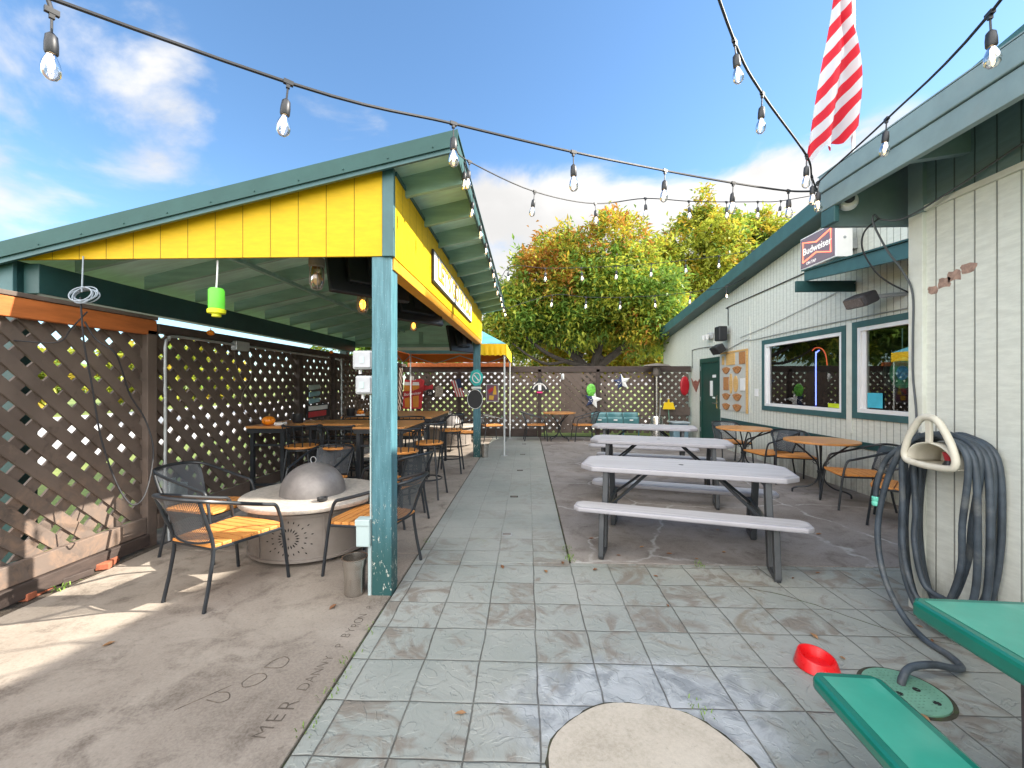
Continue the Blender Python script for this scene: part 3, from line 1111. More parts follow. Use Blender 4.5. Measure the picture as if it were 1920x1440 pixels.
# roof: rises towards ridge at y=3.2 then falls
RIDGE_Y = 2.6
b = MB()
zt = lambda y: rake(y) + 0.0
b.prism([(4.30, 14.95, zt(14.95) - 0.06), (4.30, RIDGE_Y, zt(RIDGE_Y) - 0.06), (4.30, RIDGE_Y, zt(RIDGE_Y) + 0.04), (4.30, 14.95, zt(14.95) + 0.04)], (9.9, 0, 0))
b.prism([(4.30, RIDGE_Y - 0.001, zt(RIDGE_Y) - 0.06), (4.30, -6, 3.4), (4.30, -6, 3.5), (4.30, RIDGE_Y - 0.001, zt(RIDGE_Y) + 0.04)], (9.9, 0, 0))
b.build("roof", m_fascia_r, bld, world=True)
b = MB()
b.prism([(4.275, 14.95, zt(14.95) - 0.20), (4.275, RIDGE_Y, zt(RIDGE_Y) - 0.20), (4.275, RIDGE_Y, zt(RIDGE_Y) + 0.045), (4.275, 14.95, zt(14.95) + 0.045)], (0.024, 0, 0))
b.build("rake_board", m_trim, bld, world=True)
b = MB()
b.prism([(4.302, 14.9, zt(14.9) - 0.19), (4.302, RIDGE_Y, zt(RIDGE_Y) - 0.19), (4.302, RIDGE_Y, zt(RIDGE_Y) - 0.065), (4.302, 14.9, zt(14.9) - 0.065)], (0.315, 0, 0))
b.build("rake_soffit", m_trimdk, bld, world=True)
MB().bb((4.598, 5.0, 0.615), (WX, 10.42, 0.705)).build("chair_rail", m_trimdk, bld, world=True, bevel=0.004)
MB().bb((4.608, 9.10, 0.9), (WX, 9.14, 2.9)).build("seam_batten", m_cream, bld, world=True)
MB().bb((4.604, 6.29, 0.80), (WX, 6.395, 2.37)).build("mullion_board", m_cream, bld, world=True)


def window(y0, y1, z0, z1):
    fr = MB()
    tw = 0.085
    fr.bb((WX - 0.022, y0, z0), (WX + 0.0, y1, z0 + tw))
    fr.bb((WX - 0.022, y0, z1 - tw), (WX + 0.0, y1, z1))
    fr.bb((WX - 0.022, y0, z0 + tw), (WX + 0.0, y0 + tw, z1 - tw))
    fr.bb((WX - 0.022, y1 - tw, z0 + tw), (WX + 0.0, y1, z1 - tw))
    w = fr.build("window", m_trim, bld, world=True, bevel=0.003)
    v = MB()
    a0, a1, c0, c1 = y0 + tw, y1 - tw, z0 + tw, z1 - tw
    f = 0.055
    v.bb((WX - 0.012, a0, c0), (WX + 0.06, a1, c0 + f))
    v.bb((WX - 0.012, a0, c1 - f), (WX + 0.06, a1, c1))
    v.bb((WX - 0.012, a0, c0 + f), (WX + 0.06, a0 + f, c1 - f))
    v.bb((WX - 0.012, a1 - f, c0 + f), (WX + 0.06, a1, c1 - f))
    v.bb((WX + 0.012, a1 - f - 0.07, c0 + f), (WX + 0.06, a1 - f - 0.001, c1 - f))
    v.build("sash", m_white, w, world=True, bevel=0.004)
    p = MB()
    p.add([(WX + 0.03, a0 + f, c0 + f), (WX + 0.03, a1 - f - 0.07, c0 + f), (WX + 0.03, a1 - f - 0.07, c1 - f), (WX + 0.03, a0 + f, c1 - f)], [(0, 3, 2, 1)])
    p.build("pane", m_window, w, world=True)
    # dark room behind
    q = MB()
    q.bb((WX + 0.9, a0 - 0.3, c0 - 0.3), (WX + 0.95, a1 + 0.3, c1 + 0.3))
    q.bb((WX + 0.105, a0 - 0.32, c0 - 0.35), (WX + 0.95, a1 + 0.32, c0 - 0.3))
    q.bb((WX + 0.105, a0 - 0.32, c1 + 0.3), (WX + 0.95, a1 + 0.32, c1 + 0.35))
    q.bb((WX + 0.105, a0 - 0.32, c0 - 0.3), (WX + 0.95, a0 - 0.3, c1 + 0.3))
    q.bb((WX + 0.105, a1 + 0.3, c0 - 0.3), (WX + 0.95, a1 + 0.32, c1 + 0.3))
    q.build("room_lining", m_seam, w, world=True)
    return w


window(*W1)
window(*W2)
# door
d = MB()
d.bb((WX + 0.015, DR[0] + 0.06, 0.0), (WX + 0.06, DR[1] - 0.06, DR[3] - 0.09))
dr = d.build("door", m_doorgreen, bld, world=True, bevel=0.004)
d = MB()
d.bb((WX - 0.018, DR[0] - 0.06, 0), (WX + 0.05, DR[0] + 0.055, DR[3] + 0.03))
d.bb((WX - 0.018, DR[1] - 0.055, 0), (WX + 0.05, DR[1] + 0.06, DR[3] + 0.03))
d.bb((WX - 0.018, DR[0] + 0.055, DR[3] - 0.085), (WX + 0.05, DR[1] - 0.055, DR[3] + 0.03))
d.build("door_frame", m_doorgreen, dr, world=True, bevel=0.003)
d = MB()
d.tube([(WX + 0.0, DR[0] + 0.16, 1.03), (WX - 0.04, DR[0] + 0.16, 1.03), (WX - 0.04, DR[0] + 0.30, 1.03)], 0.012, 8)
d.bb((WX + 0.005, DR[0] + 0.13, 0.90), (WX + 0.0145, DR[0] + 0.19, 1.22))
d.build("handle", m_steel, dr, world=True)
d = MB()
for z in (0.25, 1.05, 1.85):
    d.bb((WX - 0.024, DR[1] - 0.03, z), (WX - 0.019, DR[1] + 0.02, z + 0.11))
d.build("hinge", m_galv, dr, world=True)
d = MB()
d.bb((WX + 0.0085, DR[0] + 0.40, 1.2), (WX + 0.0145, DR[0] + 0.56, 1.58))
d.build("notice", m_signwhite, dr, world=True)
d = MB()
d.bb((WX + 0.0105, DR[0] + 0.22, 1.66), (WX + 0.0145, DR[0] + 0.42, 1.73))
d.bb((WX + 0.0105, DR[0] + 0.27, 1.14), (WX + 0.0145, DR[0] + 0.42, 1.18))
d.build("door_sign", m_signwhite, dr, world=True)

# awning over the windows
aw = MB()
aw.prism([(3.93, 4.2, 2.76), (3.93, 6.27, 2.96), (3.93, 6.27, 3.10), (3.93, 4.2, 2.94)], (0.04, 0, 0))
awo = thing("awning", "teal boarded awning above the windows of the cream building", "awning", (4.2, 5.2, 2.8))
aw.build("fascia", m_trim, awo, world=True, bevel=0.004)
MB().bb((3.80, 6.23, 2.80), (WX - 0.002, 6.27, 2.955)).build("end_board", m_trimdk, awo, world=True, bevel=0.004)
aw = MB()
aw.prism([(3.90, 4.2, 2.945), (WX - 0.002, 4.2, 3.02), (WX - 0.002, 4.2, 3.04), (3.90, 4.2, 2.965)], (0, 2.09, 0.155))
aw.build("roof", m_trimdk, awo, world=True)

# ------------------------------------------------------------------ near wing (bump-out)
wing = thing("building_wing", "near cream wing of the building with slate green upper wall and eave", "building", (2.6, 1, 0))
NX = 2.6
b = MB()
b.bb((NX, -3, -0.05), (NX + 0.1, 2.99, 2.64))
b.bb((NX + 0.1, 2.90, -0.05), (WX - 0.003, 3.0, 3.4))
b.build("wall", m_wall_near, wing, world=True)
b = MB()
b.bb((NX, -3, 2.643), (NX + 0.1, 2.99, 3.06))
b.build("upper_wall", m_wall_top, wing, world=True)
MB().bb((NX - 0.02, -3, 2.625), (NX - 0.001, 2.90, 2.66)).build("belt_strip", m_cream, wing, world=True)
MB().bb((NX - 0.025, 2.905, -0.03), (NX + 0.02, 3.01, 2.62)).build("corner_board", m_cream, wing, world=True, bevel=0.003)
MB().bb((NX - 0.027, 2.903, 2.622), (NX + 0.02, 3.012, 3.04)).build("corner_board", m_fascia_r, wing, world=True, bevel=0.003)
EX = 2.10
b = MB()
b.bb((EX, -3, 2.865), (EX + 0.025, 3.19, 2.985))
b.build("gutter_fascia", m_fascia_r, wing, world=True, bevel=0.006)
b = MB()
b.bb((EX + 0.012, -3, 2.735), (EX + 0.05, 3.185, 2.861))
b.build("fascia_board", m_fascia_r, wing, world=True, bevel=0.004)
b = MB()
b.prism([(EX + .052, 3.145, 2.62), (NX + .35, 3.145, 2.62), (NX + .35, 3.145, 2.935 + (NX + .35 - EX) * .25), (EX + .052, 3.145, 2.945)], (0, .04, 0))
b.build("end_board", m_fascia_r, wing, world=True, bevel=0.004)
b = MB()
b.bb((EX + 0.016, 3.05, 2.62), (EX + 0.049, 3.186, 2.733))
b.build("end_return", m_trim, wing, world=True, bevel=0.003)
b = MB()
sz = lambda x: 2.935 + (x - EX) * 0.25
b.prism([(EX + .03, -3, sz(EX) - .0), (WX, -3, sz(WX)), (WX, -3, sz(WX) + .03), (EX + .03, -3, sz(EX) + .03)], (0, 6.14, 0))
b.build("soffit", m_fascia_r, wing, world=True)
b = MB()
b.prism([(EX + .0, -3, sz(EX) + .052), (WX + .3, -3, sz(WX + .3) + .06), (WX + .3, -3, sz(WX + .3) + .10), (EX + .0, -3, sz(EX) + .060)], (0, 6.2, 0))
b.build("roof", m_fascia_r, wing, world=True)
for i, y in enumerate((2.62,)):
    b = MB()
    b.prism([(EX + .052, y, 2.80), (NX - .002, y, 2.86), (NX - .002, y, sz(NX) - .003), (EX + .052, y, sz(EX) - .003)], (0, 0.05, 0))
    b.build("lookout_beam", m_fascia_r, wing, world=True)
# torn sticker residue
b = MB()
for (y0, y1, z0, z1) in ((2.67, 2.77, 2.125, 2.195), (2.585, 2.69, 2.15, 2.215), (2.74, 2.83, 2.10, 2.165), (2.825, 2.895, 2.075, 2.13)):
    n = 14
    pts = []
    for k in range(n):
        a = 2 * PI * k / n
        sq = 1 / max(abs(math.cos(a)), abs(math.sin(a)))
        q = random.uniform(0.72, 1.05) * min(sq, 1.3)
        pts.append((NX - 0.0015 if y1 < 2.9 - 0.08 + 0.02 else NX - 0.0015, (y0 + y1) / 2 + (y1 - y0) / 2 * q * math.cos(a), (z0 + z1) / 2 + (z1 - z0) / 2 * q * math.sin(a)))
    b.prism(pts, (0.001, 0, 0))
b.build("sticker_residue", m_scar, wing, world=True)

# ------------------------------------------------------------------ patio chair
def make_chair():
    t = thing("patio_chair", "x", "chair")
    for s in (-1, 1):
        MB().tube(spline([(s * .275, .30, 0.0), (s * .268, .275, .22), (s * .262, .245, .44), (s * .258, .215, .555)], 5), .0125, 8).build("leg", m_black, t, smooth=True)
        MB().tube(spline([(s * .205, -.30, 0.0), (s * .20, -.255, .22), (s * .20, -.235, .42), (s * .215, -.30, .62), (s * .222, -.335, .73)], 5), .0125, 8).build("leg", m_black, t, smooth=True)
    a = []
    half = [(.258, .215, .555), (.257, .19, .59), (.256, .13, .607), (.256, -.02, .65), (.252, -.20, .705), (.225, -.32, .74), (.15, -.385, .755), (0, -.41, .76)]
    pts = [(x, y, z) for x, y, z in half] + [(-x, y, z) for x, y, z in half[-2::-1]]
    MB().tube(spline(pts, 5), .0135, 8).build("arm_rail", m_black, t, smooth=True)
    b = MB()
    b.tube([(-.205, -.235, .395), (.205, -.235, .395), (.262, .25, .395), (-.262, .25, .395)], .011, 6, closed=True)
    for s in (-1, 1):
        b.tube([(s * .20, -.24, .395), (s * .262, .25, .395)], .009, 6)
    b.build("seat_frame", m_black, t, smooth=True)
    b = MB()
    n = 8
    for i in range(n):
        y0 = -.245 + i * .535 / n
        y1 = y0 + .535 / n - .007
        w = lambda y: .205 + (y + .245) / .535 * .062
        w0, w1 = w(y0), w(y1)
        yf = 0.0
        if i == n - 1:
            b.prism([(-w0, y0, .405), (w0, y0, .405), (w1 * .93, y1 - .012, .405), (w1 * .5, y1 + .008, .405), (-w1 * .5, y1 + .008, .405), (-w1 * .93, y1 - .012, .405)], (0, 0, .021))
        else:
            b.prism([(-w0, y0, .405), (w0, y0, .405), (w1, y1, .405), (-w1, y1, .405)], (0, 0, .021))
    b.build("seat", m_seatwood, t, bevel=.003)

    def back(u, v):
        x = (u - .5) * 2
        top = Vector((.225 * math.sin(x * 1.25) / math.sin(1.25), -.335 - .07 * (1 - x * x), .742 + .014 * (1 - x * x)))
        bot = Vector((.19 * x, -.235 - .03 * (1 - x * x), .445 - .02 * (1 - x * x)))
        return top.lerp(bot, v) + Vector((0, .02 * math.sin(v * PI), 0))
    b = MB()
    b.grid(back, 14, 8)
    bk = b.build("backrest", m_mesh, t, smooth=True)
    b = MB()
    b.tube([back(i / 14, 1) for i in range(15)], .008, 6)
    b.build("lower_rail", m_black, t, smooth=True)
    return t


chair = make_chair()
cu = []
g1, g2, g3 = "patio chairs around the near fire pit", "patio chairs by the cafe tables along the wall", "patio chairs at the far end"
CH = [((-2.207, 3.10), -18.8, "near patio chair in front of the fire pit with its back to the camera", g1),
      ((-2.86, 3.80), -97, "patio chair on the fence side of the near fire pit", g1),
      ((-1.24, 3.52), 77, "patio chair right beside the near teal post, facing the fire pit", g1),
      ((-1.45, 4.72), 66, "patio chair behind the near teal post, one row further back", g1),
      ((-2.33, 4.80), 176, "patio chair behind the grey dome of the near fire pit, facing the camera", g1),
      ((4.06, 5.45), 75, "patio chair against the wall between nearest cafe table and hose", g2),
      ((4.02, 4.71), 46, "patio chair half hidden behind the hanging hose loops", g2),
      ((4.08, 6.78), 160, "patio chair tucked behind the nearest cafe table", g2),
      ((3.86, 7.02), 97, "patio chair seen side on between the two cafe tables by the wall", g2),
      ((3.86, 8.32), 178, "patio chair beside the dark green door", g2),
      ((0.22, 11.55), -85, "patio chair at the left of the small far table by the back fence", g3),
      ((1.52, 11.55), 95, "patio chair at the right of the small far table by the back fence", g3),
      ((-0.95, 11.35), -60, "patio chair between far teal post and white tent pole", g3),
      ((-2.62, 9.75), -65, "patio chair on the left side of the far fire pit", g3),
      ((-1.36, 9.72), 82, "patio chair on the right side of the far fire pit", g3)]
for (x, y), a, lab, gr in CH:
    place(chair, cu, (x, y, 0), a, lab, gr)


# ------------------------------------------------------------------ fire pits
def make_pit():
    t = thing("fire_pit", "x", "fire pit")
    drum = MB().lathe([(.52, .03), (.535, .035), (.535, .055), (.52, .06), (.525, .40), (.54, .405), (.54, .425), (.52, .43)], n=64)
    MB().lathe([(.15, .45), (.60, .45), (.605, .456), (.605, .482), (.598, .49), (.15, .49)], n=64).build("table_ring", m_stone, t, smooth=True)
    pr = [(.285 * math.cos(a), .49 + .275 * math.sin(a)) for a in [i * PI / 2 / 12 for i in range(12)]] + [(.004, .766)]
    dc = MB().lathe(pr, n=40).build("dome_cover", m_dome, t, smooth=True)
    MB().tube([(.026 * math.cos(a), 0, .79 + .030 * math.sin(a)) for a in [2 * PI * k / 16 for k in range(16)]], .004, 6, closed=True).build("lift_ring", m_galv, dc, smooth=True)
    for k in range(6):
        a = R(-54 + 60 * k)
        MB().bar((.5275 * math.cos(a), .5275 * math.sin(a), .06), (.5275 * math.cos(a), .5275 * math.sin(a), .404), .012, .008, up=(math.cos(a), math.sin(a), 0)).build("panel_rib", m_bronze, t)
    for k in range(4):
        a = PI / 4 + k * PI / 2
        MB().bb((.46 * math.cos(a) - .02, .46 * math.sin(a) - .02, 0), (.46 * math.cos(a) + .02, .46 * math.sin(a) + .02, .032)).build("foot", m_black, t)
    # sunburst cut-outs on two sides
    for ca in (-84, 96):
        b = drum
        def slot(du, dz, ang, ln, w):
            # position on drum surface around angle ca
            pts = []
            for (p, q) in ((-ln / 2, 0), (0, -w / 2), (ln / 2, 0), (0, w / 2)):
                uu = du + p * math.cos(ang) - q * math.sin(ang)
                vv = dz + p * math.sin(ang) + q * math.cos(ang)
                th = R(ca) + uu / .5245
                rr = .5235 + .0024
                pts.append((rr * math.cos(th), rr * math.sin(th), .235 + vv))
            b.add(pts, [(0, 1, 2, 3)], 1)
        for n_, rad, ln in ((20, .072, .036), (20, .135, .026), (14, .185, .026)):
            for k in range(n_):
                a = 2 * PI * k / n_ + (.15 if n_ == 14 else 0)
                if abs(rad * math.sin(a)) > .158: continue
                slot(rad * math.cos(a), rad * math.sin(a), a, ln, .0105)
        slot(0, 0, 0, .03, .006)
        slot(0, 0, PI / 2, .03, .006)
    drum.build("drum", [m_bronze, m_seam], t, smooth=True)
    return t


pit = make_pit()
pu = []
place(pit, pu, (-2.0, 3.98, 0), 0, "round fire pit nearest the camera with stone ring and grey dome", "round fire pits")
place(pit, pu, (-1.90, 10.62, 0), 20, "round fire pit at the far end under the tent", "round fire pits")

# ashtray
b = MB()
b.lathe([(.03, 0), (.042, .012), (.045, .034), (.036, .034), (.03, .012), (.002, .010)], (-1.76, 3.66, .4905), 20)
tag(b.build("ashtray", m_blackplastic, smooth=True), "small black ashtray on the rim of the near fire pit", "ashtray")

# ------------------------------------------------------------------ bar tables
def bar_table(x0, x1, y0, y1, z, label, legs=True):
    t = thing("bar_table", label, "table", ((x0 + x1) / 2, (y0 + y1) / 2, 0), 0, "high wooden bar tables under the pavilion")
    MB().bb((x0, y0, z - .028), (x1, y1, z)).build("tabletop", m_topwood, t, world=True, bevel=.004)
    b = MB()
    b.bb((x0 + .012, y0 + .012, z - .085), (x1 - .012, y0 + .04, z - .029))
    b.bb((x0 + .012, y1 - .04, z - .085), (x1 - .012, y1 - .012, z - .029))
    b.bb((x0 + .012, y0 + .041, z - .085), (x0 + .04, y1 - .041, z - .029))
    b.bb((x1 - .04, y0 + .041, z - .085), (x1 - .012, y1 - .041, z - .029))
    b.build("apron", m_black, t, world=True)
    for x in (x0 + .06, x1 - .06):
        for y in (y0 + .06, y1 - .06):
            MB().bb((x - .022, y - .022, 0), (x + .022, y + .022, z - .0855)).build("leg", m_black, t, world=True)
    b = MB()
    for y in (y0 + .06, y1 - .06):
        b.bb((x0 + .083, y - .012, .22), (x1 - .083, y + .012, .25))
        b.bb((x0 + .083, y - .012, .72), (x1 - .083, y + .012, .745))
    b.build("stretcher", m_black, t, world=True)
    return t


bar_table(-3.50, -2.995, 5.25, 6.20, .975, "corner bar table against the left fence carrying a pumpkin")
bar_table(-2.985, -2.17, 5.70, 6.32, .968, "middle bar table between corner table and post")
bar_table(-2.15, -1.50, 5.24, 6.28, .972, "bar table right behind the near teal post")
bar_table(-3.0, -1.53, 6.85, 8.45, .972, "longest bar table, furthest back towards the beer cutout")


def make_stool():
    t = thing("bar_stool", "x", "bar stool")
    b = MB()
    b.lathe([(.19, .70), (.197, .706), (.197, .724), (.19, .73)], n=28)
    b.build("seat", m_seatwood, t, smooth=True)
    MB().lathe([(.16, .672), (.175, .672), (.175, .699), (.16, .699), (.16, .672)], n=24, cap=False).build("seat_ring", m_black, t)
    for sx in (-1, 1):
        for sy in (-1, 1):
            MB().tube([(sx * .20, sy * .20, 0), (sx * .125, sy * .125, .69)], .013, 8).build("leg", m_black, t, smooth=True)
    MB().tube([(.178 * math.cos(a), .178 * math.sin(a), .24) for a in [2 * PI * k / 20 for k in range(20)]], .010, 6, closed=True).build("footrest", m_black, t, smooth=True)
    arc = [(.225 * math.cos(a), .225 * math.sin(a), .97 + .03 * math.sin(a * 1)) for a in [PI * 1.0 + PI * k / 14 for k in range(15)]]
    b = MB()
    full = [(-.225, .14, .86)] + [(x, y, .985 - .03 * (y + .225)) for x, y, z in arc] + [(.225, .14, .86)]
    b.tube(spline(full, 3), .012, 8)
    b.tube([(-.225, .14, .86), (-.20, .12, .70)], .010, 6)
    b.tube([(.225, .14, .86), (.20, .12, .70)], .010, 6)
    b.build("back_rail", m_black, t, smooth=True)
    b = MB()
    for k in range(1, 14, 2):
        x, y, z = arc[k]
        b.tube([(x * .83, y * .83, .70), (x, y, .97)], .007, 6)
    b.build("spindles", m_black, t, smooth=True)
    return t


stool = make_stool()
su = []
gs = "round seated bar stools at the high tables"
for (x, y), a, lab in [((-2.84, 5.36), 4, "bar stool left of the dome chair, nearest the corner table"),
                       ((-2.36, 5.32), -8, "bar stool between dome chair and the near teal post"),
                       ((-1.47, 5.02), 40, "bar stool seen just right of the near teal post"),
                       ((-2.62, 6.58), 175, "bar stool on the far side of the middle bar table"),
                       ((-2.20, 6.60), 184, "bar stool beyond the middle table, close to the post"),
                       ((-1.80, 6.58), 170, "bar stool between the post table and the longest table"),
                       ((-1.32, 5.75), 84, "bar stool at the path side of the table behind the post"),
                       ((-1.30, 7.35), 92, "bar stool at the path side of the longest bar table")]:
    place(stool, su, (x, y, 0), a, lab, gs)


# things on bar tables
def pumpkin(c, r, lab):
    t = thing("pumpkin", lab, "pumpkin", c)
    b = MB()
    vs, fs = [], []
    n, k = 32, 10
    for i in range(k + 1):
        ph = PI * i / k
        for j in range(n):
            th = 2 * PI * j / n
            q = r * (1 + .07 * math.cos(8 * th)) * max(math.sin(ph), .02)
            vs.append((q * math.cos(th), q * math.sin(th), r * .78 - r * .78 * math.cos(ph)))
    for i in range(k):
        for j in range(n):
            fs.append((i * n + j, i * n + (j + 1) % n, (i + 1) * n + (j + 1) % n, (i + 1) * n + j))
    b.add(vs, fs)
    b.build("body", m_pumpkin, t, smooth=True)
    MB().tube([(0, 0, r * 1.45), (.004, .002, r * 1.7), (.014, .004, r * 1.95)], [.012, .009, .008], 8).build("stem", m_stem, t)


pumpkin((-3.28, 5.38, .976), .075, "small orange pumpkin on the corner bar table")
pumpkin((-2.83, 7.25, .973), .06, "small orange pumpkin on the longest bar table")
for (x, y, z, lab) in ((-3.10, 5.75, .976, "black pot on the corner bar table behind the pumpkin"), (-2.98 + .07, 7.05, .973, "black pot on the longest bar table")):
    b = MB()
    b.lathe([(.06, 0), (.068, .01), (.072, .12), (.064, .12), (.058, .02), (.002, .018)], (x, y, z), 20)
    tag(b.build("pot", m_blackplastic, smooth=True), lab, "pot")
for (x, y, z, lab) in ((-3.15, 5.42, .976, "white napkin stack beside the pumpkin"), (-2.72, 6.98, .973, "white napkin stack on the longest bar table")):
    tag(MB().bb((x - .06, y - .045, z), (x + .06, y + .045, z + .035)).build("napkins", m_signwhite, bevel=.004), lab, "napkins")


# ------------------------------------------------------------------ picnic tables
def rounded_slab(b, L, W, z0, z1, ch, m=0, rim=.0):
    hx, hy = L / 2, W / 2
    p = [(-hx + ch, -hy), (hx - ch, -hy), (hx, -hy + ch), (hx, hy - ch), (hx - ch, hy), (-hx + ch, hy), (-hx, hy - ch), (-hx, -hy + ch)]
    return p


def make_picnic():
    t = thing("picnic_table", "x", "picnic table")

    def slab(name, L, W, yc, z, th, ch):
        p = rounded_slab(None, L, W, 0, 0, ch)
        b = MB()
        b.prism([(x, y + yc, z - th) for x, y in p], (0, 0, th))
        o = b.build(name, m_resinedge, t, bevel=.012)
        k = .965
        q = [(x * (1 - .05 / L), (y) * (1 - .05 / W) + yc, z + .0005) for x, y in p]
        b = MB()
        b.prism(q, (0, 0, .003))
        b.build("panel", m_resin, o, bevel=.0015)
        return o
    top = slab("tabletop", 1.80, .68, 0, .742, .048, .12)
    MB().lathe([(.022, 0), (.022, .0015)], (0, 0, .7455), 16).build("umbrella_hole", m_blackplastic, top)
    for s in (-1, 1):
        slab("bench", 1.80, .235, s * .515, .438, .04, .05)
    for sx in (-1, 1):
        for sy in (-1, 1):
            b = MB()
            x = sx * .66
            b.bar((x, sy * .24, .694), (x, sy * .37, .02), .05, .085, up=(0, 1, 0))
            b.bar((x, sy * .345, .022), (x, sy * .60, .022), .045, .042)
            b.bar((x, sy * .585, .02), (x, sy * .525, .397), .045, .065, up=(0, 1, 0))
            b.build("leg", m_darkleg, t, bevel=.006)
    for sx in (-1, 1):
        for sy in (-1, 1):
            b = MB()
            b.bar((sx * .645, sy * .265, .36), (sx * .46, sy * .2, .52), .03, .022)
            b.bar((sx * .47, sy * .2, .51), (sx * .27, sy * .12, .694), .022, .022)
            b.build("brace", m_black, t)
    for sx in (-1, 1):
        MB().bar((sx * .66, -.25, .66), (sx * .66, .25, .66), .03, .05).build("crossbar", m_darkleg, t)
        MB().bar((sx * .63, -.51, .385), (sx * .63, .51, .385), .03, .03).build("crossbar", m_darkleg, t)
    return t


pic = make_picnic()
pcu = []
gp = "grey resin picnic tables in a row"
place(pic, pcu, (1.44, 4.09, 0), -17.3, "grey picnic table nearest the camera, straddling the paving edge", gp)
place(pic, pcu, (1.80, 5.98, 0), -16, "middle grey picnic table of the row", gp)
place(pic, pcu, (2.11, 7.93, 0), -17, "furthest grey picnic table, in front of the stadium seats", gp)

# green foreground table
gt = thing("picnic_table", "green laminate picnic table with rolled edges at the bottom right", "picnic table", (1.69, .68, 0), -3)


def green_slab(name, x0, x1, y0, y1, z, th):
    b = MB()
    c = .03
    p = [(x0 + c, y0), (x1 - c, y0), (x1, y0 + c), (x1, y1 - c), (x1 - c, y1), (x0 + c, y1), (x0, y1 - c), (x0, y0 + c)]
    b.prism([(x, y, z - th) for x, y in p], (0, 0, th))
    o = b.build(name, m_greenedge, gt, bevel=.014)
    e = .035
    q = [(x0 + e, y0 + e, z + .0006), (x1 - e, y0 + e, z + .0006), (x1 - e, y1 - e, z + .0006), (x0 + e, y1 - e, z + .0006)]
    MB().prism(q, (0, 0, .001)).build("panel", m_greentop, o)
    return o


green_slab("tabletop", -.38, .38, -.92, .90, .74, .06)
green_slab("bench", -.70, -.455, -.92, .925, .44, .05)
green_slab("bench", .455, .70, -.92, .925, .44, .05)
for sy in (-1, 1):
    b = MB()
    y = sy * .62
    b.tube(spline([(-.25, y, .68), (-.25, y, .10), (-.32, y, .03), (-.62, y, .03), (-.66, y, .08), (-.58, y, .385)], 5), .022, 8)
    b.tube(spline([(.25, y, .68), (.25, y, .10), (.32, y, .03), (.62, y, .03), (.66, y, .08), (.58, y, .385)], 5), .022, 8)
    b.tube([(-.25, y, .64), (.25, y, .64)], .018, 8)
    b.build("leg", m_darkleg, gt, smooth=True)


# ------------------------------------------------------------------ cafe tables
def make_cafe():
    t = thing("cafe_table", "x", "table")
    b = MB()
    b.lathe([(.425, .718), (.435, .722), (.435, .74), (.43, .745), (.004, .745)], n=40)
    b.build("tabletop", m_topwood, t, smooth=True)
    for k in range(4):
        a = PI / 4 + k * PI / 2
        ca, sa = math.cos(a), math.sin(a)
        P = [(.33, .714), (.20, .60), (.07, .47), (.028, .38), (.028, .26), (.06, .17), (.15, .10), (.26, .075), (.32, .045), (.325, 0.0)]
        b = MB()
        b.tube(spline([(r * ca, r * sa, z) for r, z in P], 5), .0115, 8)
        sc = [(.035 + .035 * math.sin(u * .9) * 1.0 + .01 * u, .44 - .03 * math.cos(u * .9) * (1 - .12 * u)) for u in [i * .5 for i in range(9)]]
        b.tube([(r * ca, r * sa, z) for r, z in sc], .005, 6)
        b.build("leg", m_black, t, smooth=True)
    MB().lathe([(.045, .30), (.045, .33)], n=16).build("collar", m_black, t)
    return t


cafe = make_cafe()
cfu = []
gc = "round wooden cafe tables with wrought legs"
place(cafe, cfu, (3.97, 5.98, 0), 10, "round cafe table nearest the hose, below the large window", gc)
place(cafe, cfu, (3.74, 7.60, 0), 30, "round cafe table below the plaque board near the door", gc)
place(cafe, cfu, (.86, 11.55, 0), 0, "small round cafe table standing by the back fence", gc)

# ------------------------------------------------------------------ buckets, bowl, covers
m_pail = Mat("polished_pail_steel").set(col=(.50, .475, .44), rough=.25, metal=.95).mat


def make_bucket():
    t = thing("bucket", "x", "bucket")
    MB().lathe([(.066, 0), (.072, .006), (.074, .18), (.085, .215), (.085, .25), (.092, .256), (.092, .262), (.082, .262), (.078, .215), (.068, .02), (.002, .018)], n=32).build("pail", m_pail, t, smooth=True)
    return t


bk = make_bucket()
bu = []
place(bk, bu, (-1.235, 3.06, 0), 0, "stainless steel bucket at the foot of the near teal post", "steel buckets at the posts")
place(bk, bu, (-.865, 8.84, 0), 0, "stainless steel bucket at the foot of the far teal post", "steel buckets at the posts")

b = MB()
pr = [(.098, 0), (.104, .006), (.090, .055), (.086, .062), (.078, .062), (.072, .05), (.060, .018), (.002, .016)]
b.lathe(pr, (0, 0, 0), 36)
b.v = [(x, y, z * (1 + 0.36 * (x * -.6 + y * .8) / .1 * (z / .06 if z > 0 else 0) * .6) if z > .02 else z) for x, y, z in b.v]
b.v = [(x + 1.535, y + 2.345, z + .001) for x, y, z in b.v]
tag(b.build("dog_bowl", m_red, smooth=True, angle=60), "red plastic dog bowl on the paving by the green bench", "bowl")

